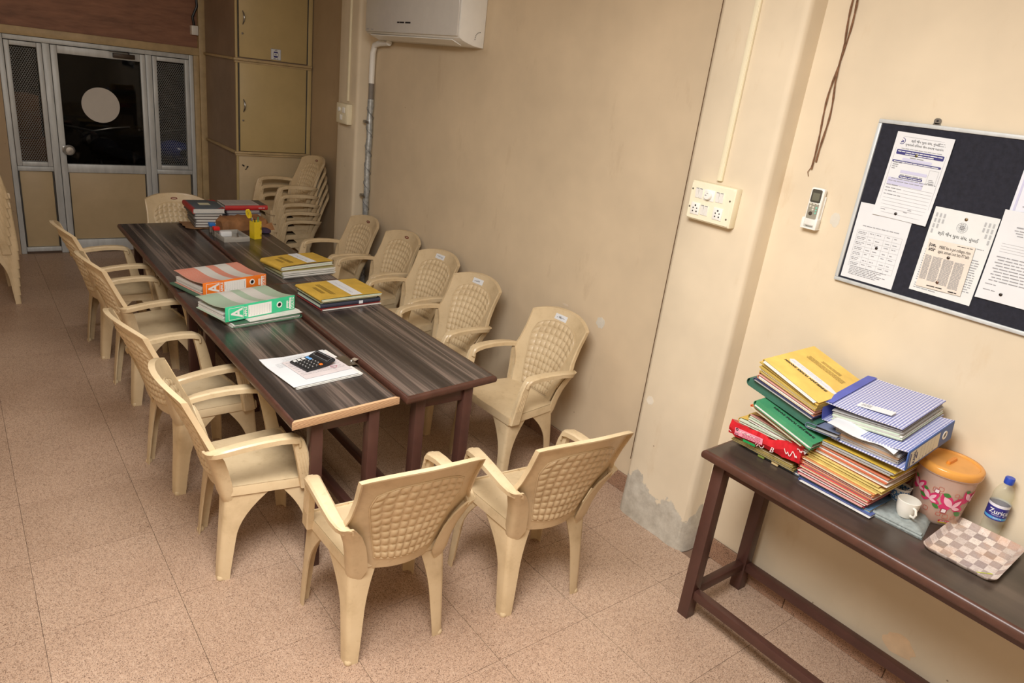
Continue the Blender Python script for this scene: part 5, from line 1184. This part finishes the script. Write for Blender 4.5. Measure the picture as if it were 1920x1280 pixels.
mb = MB(); plate(mb, .016, .022, .008, .060); plate(mb, .058, .064, .026, .050)
for k in range(5): plate(mb, .086+.022*k, .0866+.022*k, .012, .062); plate(mb, .082+.022*k, .0835+.022*k, .011, .020)
mb.xf(frame((0, -.0013, 0), (1, 0, 0), (0, 0, 1))).build('label_rules', M_navyink, sl, 0)
ring_hole(rj, .250, .040, .0165)
wp = thing('loose_white_sheet', 'creased white sheet poking out between the two lever arch files', 'paper', M=frame((2.338, 1.035, 1.078), (0, -1, .06), (1, 0, .10)))
MB().grid([[(.24*i/10, .26*j/6-.012*math.sin(i*.7), .006*math.sin(i*.9)*(1-j/6)+.004-.018*(1-j/6)**3*(i/10)) for i in range(11)] for j in range(7)], thick=(0, 0, -.0006)).build('sheet', M_paper, wp, 30)
P('grey blue folder with rolled edge left of the gingham file', 1.118, 1.020, .99, 1.030, .022, (112, 122, 150), 182, 2.352, .32, .08, G2, pages=(2,), fill=.4)
gb = lever_binder('blue gingham lever arch file with white label on top of the right bench pile', frame((2.700, 1.085, 1.106), (-.303, 0, -.048), (0, -.28, .040)), .307, .076, .282, (84, 96, 184), ging, 181, .058, (2, 0, 2, 3), .003, page_h=.85)
MB().box(.0, .307, .0015, .038, .0765, .0772).build('spine_wrap', card((84, 96, 184)), gb, 0)
MB().box(.225, .258, .098, .222, .066, .0675).xf(T(0, 0, .0035)).build('cover_label', M_paper, gb, 0)
mb = MB()
for k in range(3): word_lines(mb, 0, .035, -.006*k, .003)
mb.xf(frame((.236, .110, .0722), (0, 1, 0), (-1, 0, -.02))).build('label_print', M_greyink, gb, 0)

# ------------------------------------------------------------------ towel, cups, bucket, bottle, tray
tl = thing('folded_towel', 'grey folded towel under the white cup on the bench', 'towel', M=T(0, 0, BZ+.0006))
quad = [Vector((2.398, .830, 0)), Vector((2.412, .655, 0)), Vector((2.560, .690, 0)), Vector((2.600, .850, 0))]
rowsT = []
for j in range(15):
    row = []
    for i in range(15):
        u, v = i/14, j/14; p = quad[0].lerp(quad[1], u).lerp(quad[3].lerp(quad[2], u), v)
        e = min(1, min(u, 1-u)*9)*min(1, min(v, 1-v)*9); p.z = .002+.020*math.sqrt(max(0, e))*(1+.12*math.sin(i*1.1+j*.6))+.0015*math.sin(i*2.3)*math.cos(j*1.9)
        row.append(p)
    rowsT.append(row)
tw_m = pm('grey_terry', (150, 158, 156), .95, .14, 60, bmp=.6)
MB().grid(rowsT).add([tuple(q) for q in quad], [(3, 2, 1, 0)]).build('towel_body', tw_m, tl, 60)
MB().tube([(2.402, .826, .006), (2.416, .658, .006)], .0055, 8).tube([(2.404, .822, .015), (2.418, .662, .015)], .006, 8).build('folded_edge', tw_m, tl)
def cup(loc, r, h, mat, label, handle=True, ang=0., tilt=(0, 0)):
    t = thing('tea_cup', label, 'cup', M=T(*loc) @ Matrix.Rotation(tilt[0], 4, 'X') @ Matrix.Rotation(tilt[1], 4, 'Y') @ rot_z(ang))
    prof = [(.001, .003), (r*.55, .001), (r*.62, 0), (r*.66, .004), (r*.82, h*.25), (r*.95, h*.6), (r, h), (r*.96, h+.001), (r*.91, h*.6), (r*.78, h*.25), (r*.5, .008), (.001, .007)]
    MB().lathe(prof, 32, caps=False).build('bowl', mat, t, 50)
    if handle: MB().tube([(r*.93, 0, h*.78), (r*1.28, 0, h*.80), (r*1.48, 0, h*.58), (r*1.32, 0, h*.34), (r*.84, 0, h*.26)], .0042, 8).build('handle', mat, t)
    return t
porc = pm('white_glazed_china', (236, 232, 222), .15, .02)
def blue_print():
    m, nt, b = nodes_of('blue_floral_china'); v = coord(nt, 'Object'); n = noise(nt, v, 160, 2, .5)
    sx = N(nt, 'ShaderNodeSeparateXYZ'); nt.links.new(v, sx.inputs[0])
    c = ramp(nt, n.outputs[0], [(.45, (70, 120, 176)), (.53, (206, 216, 220))], 'CONSTANT'); k = ramp(nt, sx.outputs[2], [(.044, (0, 0, 0, 1)), (.045, (1, 1, 1, 1))], 'CONSTANT')
    nt.links.new(mixc(nt, k, c, rgb((232, 228, 218))), b.inputs['Base Color']); b.inputs['Roughness'].default_value = .2; return m
cup((2.472, .748, BZ+.024), .037, .062, porc, 'white china cup standing on the grey towel', ang=R_(-128))
c2_ = cup((2.560, .815, BZ+.024), .035, .054, blue_print(), 'blue patterned cup with a spoon behind the white cup', False)
sp = thing('tea_spoon', 'steel spoon resting in the blue patterned cup', 'spoon')
MB().tube([(2.552, .822, BZ+.036), (2.590, .775, BZ+.090), (2.600, .762, BZ+.104)], [.003, .0028, .004], 6).build('spoon_handle', porc, sp); MB().rings([[(2.545+.012*s*math.cos(a), .83+.008*s*math.sin(a), BZ+.034+z_) for a in (2*math.pi*k/12 for k in range(12))] for s, z_ in ((.2, -.001), (1, .001), (1, .002), (.2, .0005))]).build('spoon_bowl', M_chrome, sp)
bk = thing('lidded_plastic_bucket', 'clear flowered plastic container with orange lid beside the files', 'container', M=T(2.636, .716, BZ))
def milky(name, col, alpha, rough=.15):
    m, nt, b = nodes_of(name); b.inputs['Base Color'].default_value = rgb(col); b.inputs['Roughness'].default_value = rough
    tr = N(nt, 'ShaderNodeBsdfTransparent'); tr.inputs[0].default_value = rgb(tuple(min(255, c+20) for c in col)); mx = N(nt, 'ShaderNodeMixShader'); mx.inputs[0].default_value = alpha
    nz = noise(nt, coord(nt, 'Object'), 12, 3); rp_ = ramp(nt, nz.outputs[0], [(.3, tuple(c*.92 for c in col)), (.7, col)]); nt.links.new(rp_, b.inputs['Base Color'])
    nt.links.new(tr.outputs[0], mx.inputs[1]); nt.links.new(b.outputs[0], mx.inputs[2]); nt.links.new(mx.outputs[0], nt.nodes['Material Output'].inputs[0]); return m
HB = .185
def rb(z): return .080+.018*(z/HB)
MB().lathe([(.001, .002), (.076, 0), (.080, .004), (rb(HB*.5), HB*.5), (rb(HB), HB), (.103, HB+.001), (.103, HB+.006), (.096, HB+.006), (rb(HB*.5)-.002, HB*.5), (.077, .006), (.001, .006)], 48, caps=False).build('tub', milky('clear_pink_plastic', (240, 220, 208), .40), bk, 50)
MB().lathe([(.001, .008), (.070, .008), (.074, .10), (.070, .122), (.001, .126)], 24).build('contents', pm('orange_snack_bags', (244, 190, 156), .6, .3, 20, bmp=.3), bk)
MB().lathe([(.1035, HB+.004), (.1050, HB+.008), (.1050, HB+.024), (.100, HB+.030), (.090, HB+.031), (.086, HB+.026), (.001, HB+.026)], 48, caps=False).build('lid', milky('orange_translucent_plastic', (246, 176, 88), .85, .2), bk, 50)
MB().rings([[(x, y, HB+.0262) for x, y in rrect(.070, .014, .006)], [(x*.9, y*.8, HB+.036) for x, y in rrect(.070, .014, .006)]]).build('lid_grip', milky('orange_translucent_plastic_b', (240, 150, 56), .9), bk)
def on_tub(mb, ang, z, lift=.0012):
    """wrap flat artwork (x sideways, y up) round the tub wall"""
    out_ = []
    for x, y, q in mb.v:
        zz_ = z+y; r_ = rb(zz_)+lift+q; a_ = ang+x/r_; out_.append((r_*math.cos(a_), r_*math.sin(a_), zz_))
    mb.v = out_; return mb
def petal(mb, cx, cy, L, W, a, n=10):
    pts = [(t*L, W*math.sin(math.pi*t)**.8) for t in (k/n for k in range(n+1))]+[(t*L, -W*math.sin(math.pi*t)**.8) for t in (k/n for k in range(n-1, 0, -1))]
    mb.add([(cx+x*math.cos(a)-y*math.sin(a), cy+x*math.sin(a)+y*math.cos(a), 0) for x, y in pts], [tuple(range(len(pts)))])
pinkd, pinkl, leafg, redo = pm('deep_pink_print', (214, 50, 110), .4), pm('pale_pink_print', (244, 190, 206), .4), pm('leaf_green_print', (70, 130, 60), .4), pm('red_outline_print', (196, 70, 60), .4)
A0 = R_(205)
for ang, z, s in ((R_(226), .080, 1.35), (R_(180), .090, 1.0), (R_(150), .112, 1.0), (R_(262), .112, 1.1)):
    mb = MB()
    for a_, L_, W_ in ((2.3, .046, .014), (.9, .040, .012), (-.2, .034, .010), (3.3, .030, .010)): petal(mb, 0, 0, L_*s, W_*s, a_)
    on_tub(mb, ang, z).build('flower_print', pinkd, bk, 0)
    mb = MB()
    for a_, L_, W_ in ((2.3, .036, .008), (.9, .030, .006), (-.2, .024, .005)): petal(mb, 0, 0, L_*s, W_*s, a_)
    on_tub(mb, ang, z, .0020).build('flower_highlight', pinkl, bk, 0)
    mb = MB(); petal(mb, .012*s, -.012*s, .026*s, .007*s, -.5); on_tub(mb, ang, z, .0016).build('leaf_print', leafg, bk, 0); mb = MB(); petal(mb, -.01*s, .03*s, .02*s, .006*s, 2.9); on_tub(mb, ang, z, .0016).build('leaf_print', leafg, bk, 0)
def sq_ring(mb, cx, cy, s, t):
    o_ = rrect(s, s, s*.25, 3); i_ = rrect(s-2*t, s-2*t, max(.0005, s*.25-t), 3); n = len(o_)
    for k in range(n): mb.add([(cx+o_[k][0], cy+o_[k][1], 0), (cx+o_[(k+1) % n][0], cy+o_[(k+1) % n][1], 0), (cx+i_[(k+1) % n][0], cy+i_[(k+1) % n][1], 0), (cx+i_[k][0], cy+i_[k][1], 0)], [(0, 1, 2, 3)])
mb = MB()
for a_, z, s in ((214, .060, .020), (222, .040, .018), (228, .130, .014), (236, .122, .014), (196, .140, .016), (186, .132, .016), (202, .118, .018), (240, .038, .016), (206, .045, .014), (250, .145, .014), (178, .05, .016)):
    m2 = MB(); sq_ring(m2, 0, 0, s, .0011); on_tub(m2, R_(a_), z); mb.add(m2.v, m2.f)
mb.build('square_print', redo, bk, 0)
for a_, z, s in ((214, .062, .014), (190, .128, .013)):
    m2 = MB(); plate(m2, -s/2, s/2, -s/2, s/2, 0, .002); on_tub(m2, R_(a_), z, .0018).build('square_tile_print', pm('white_square_print', (240, 230, 232), .4), bk, 0)
    m2 = MB(); sq_ring(m2, 0, 0, s*1.25, .002); on_tub(m2, R_(a_), z, .0020).build('square_frame_print', pm('wine_print', (150, 40, 70), .4), bk, 0)
m2 = MB(); plate(m2, -.018, .018, -.004, .004); on_tub(m2, R_(224), .020, .0014).build('maker_badge', pm('red_badge', (206, 40, 48), .4), bk, 0)
m2 = MB(); plate(m2, -.018, .014, -.0075, -.0042); on_tub(m2, R_(224), .020, .0014).build('maker_badge_stripe', pm('yellow_badge', (232, 206, 50), .4), bk, 0)
tt = text('maker_lettering', 'ARISTO', .0085, Matrix.Identity(4), M_paper, bk, 'CENTER', 'CENTER')
for v_ in tt.data.vertices:
    x, y = v_.co.x, v_.co.y; r_ = rb(.020+y)+.0024; a_ = R_(224)+x/r_; v_.co = (r_*math.cos(a_), r_*math.sin(a_), .020+y)
def bottle(loc, label, lettered=True, s=1.0, ang0=R_(205)):
    b_ = thing('water_bottle', label, 'bottle', M=T(*loc) @ Matrix.Diagonal((s, s, s, 1)))
    g = milky('clear_pet_plastic', (232, 232, 224), .20, .06)
    prof = [(.001, .004), (.020, .001), (.028, .003), (.031, .012), (.0295, .022), (.031, .032), (.0295, .042), (.031, .052), (.031, .060), (.0312, .118), (.0315, .128), (.0295, .136), (.031, .146), (.028, .164), (.020, .182), (.013, .190), (.0125, .198)]
    MB().lathe(prof, 32, caps=False).build('body', g, b_, 60)
    MB().lathe([(.0145, .194), (.0150, .196), (.0150, .214), (.0135, .217), (.001, .217)], 28, caps=True).build('cap', pm('blue_screw_cap', (44, 76, 184), .35), b_)
    if lettered:
        def band(z0, z1, m, nm, r=.0322): MB().lathe([(r, z0), (r, z1)], 40, caps=False).build(nm, m, b_)
        band(.062, .114, pm('navy_label_film', (52, 50, 132), .35), 'label'); band(.110, .120, pm('white_label_film', (230, 230, 240), .35), 'label_top_band', .0324); band(.066, .074, pm('sky_label_film', (80, 160, 216), .35), 'label_wave', .0324)
        tt = text('label_lettering', 'Zurica', .0235, Matrix.Identity(4), M_paper, b_, 'CENTER', 'CENTER', 1.0, bold=.0004)
        for v_ in tt.data.vertices:
            x, y = v_.co.x, v_.co.y; a_ = ang0+x/.0328; v_.co = (.0330*math.cos(a_), .0330*math.sin(a_), .093+y)
        m2 = MB(); word_lines(m2, -.020, .020, 0, .0032); scribble(m2, -.012, .014, -.010, .006, 4, .0012); m2.v = [(.0330*math.cos(ang0+x/.033), .0330*math.sin(ang0+x/.033), .080+y) for x, y, q in m2.v]; m2.build('label_small_print', M_lilac, b_, 0)
    return b_
bottle((2.708, .556, BZ), 'clear water bottle with navy Zurica label and blue cap behind the tray')
bottle((2.706, .385, BZ), 'second clear bottle cut by the right picture edge', False)
def tray_mat():
    m, nt, b = nodes_of('marble_check_melamine'); v = coord(nt, 'Object', (1/.0445, 1/.0300, 1))
    ck = N(nt, 'ShaderNodeTexChecker'); ck.inputs['Scale'].default_value = 1.0; ck.inputs[1].default_value = rgb((236, 226, 217)); ck.inputs[2].default_value = rgb((190, 176, 169)); nt.links.new(v, ck.inputs[0])
    v2 = coord(nt, 'Object'); n = noise(nt, v2, 38, 6, .7, 1.5); n2 = noise(nt, v2, 9, 3, .6)
    c = mixc(nt, ramp(nt, n.outputs[0], [(.47, (0, 0, 0, 1)), (.50, (.5, .5, .5, 1)), (.53, (0, 0, 0, 1))]), ck.outputs[0], rgb((150, 128, 112)))
    c = mixc(nt, ramp(nt, n2.outputs[0], [(.52, (0, 0, 0, 1)), (.75, (.55, .55, .55, 1))]), c, rgb((226, 178, 136)))
    vo = N(nt, 'ShaderNodeTexWhiteNoise', noise_dimensions='2D'); fl = N(nt, 'ShaderNodeVectorMath', operation='FLOOR'); nt.links.new(v, fl.inputs[0]); nt.links.new(fl.outputs[0], vo.inputs['Vector'])
    c = mixc(nt, .45, c, ramp(nt, vo.outputs[0], [(0, (150, 136, 130)), (.3, (220, 208, 214)), (1, (255, 250, 244))]), 'MULTIPLY')
    nt.links.new(c, b.inputs['Base Color']); b.inputs['Roughness'].default_value = .2; return m
ty = thing('serving_tray', 'beige checked marble pattern tray lying on the bench', 'tray', M=frame((2.517, .536, BZ+.001), (1, .04, 0), (-.04, 1, 0)))
o1, o2, o3, o4, o5 = rrect(.285, .185, .020, 5), rrect(.300, .200, .022, 5), rrect(.318, .218, .026, 5), rrect(.314, .214, .024, 5), rrect(.282, .182, .019, 5)
MB().rings([[(x, y, 0) for x, y in o1], [(x, y, .006) for x, y in o2], [(x, y, .018) for x, y in o3], [(x, y, .020) for x, y in o3], [(x, y, .019) for x, y in o4], [(x*.985, y*.985, .008) for x, y in o2], [(x, y, .003) for x, y in o5]]).build('tray_shell', tray_mat(), ty, 40)
mb = MB(); word_lines(mb, -.03, .03, 0, .007, .15); mb.xf(frame((-.112, -.070, .0040), (.75, -.66, 0), (.66, .75, 0))).build('maker_print', pm('lime_print', (190, 200, 60), .4), ty, 0)
# ------------------------------------------------------------------ fine print too small to pick apart singly
for o in D.objects:
    if o.type == 'MESH' and o.parent and any(k in o.name for k in ('print', 'lettering', 'rules', 'writing', 'script', 'brand_words', 'border', 'headline', 'legends', 'pin_hole', 'mark', 'box', 'emblem', 'papers', 'sheets', 'page_block', 'clips')) and o.name.split('.')[0] not in ('back_box', 'crank_box', 'box', 'flower_print', 'leaf_print', 'emblem'):
        o['kind'] = 'stuff'
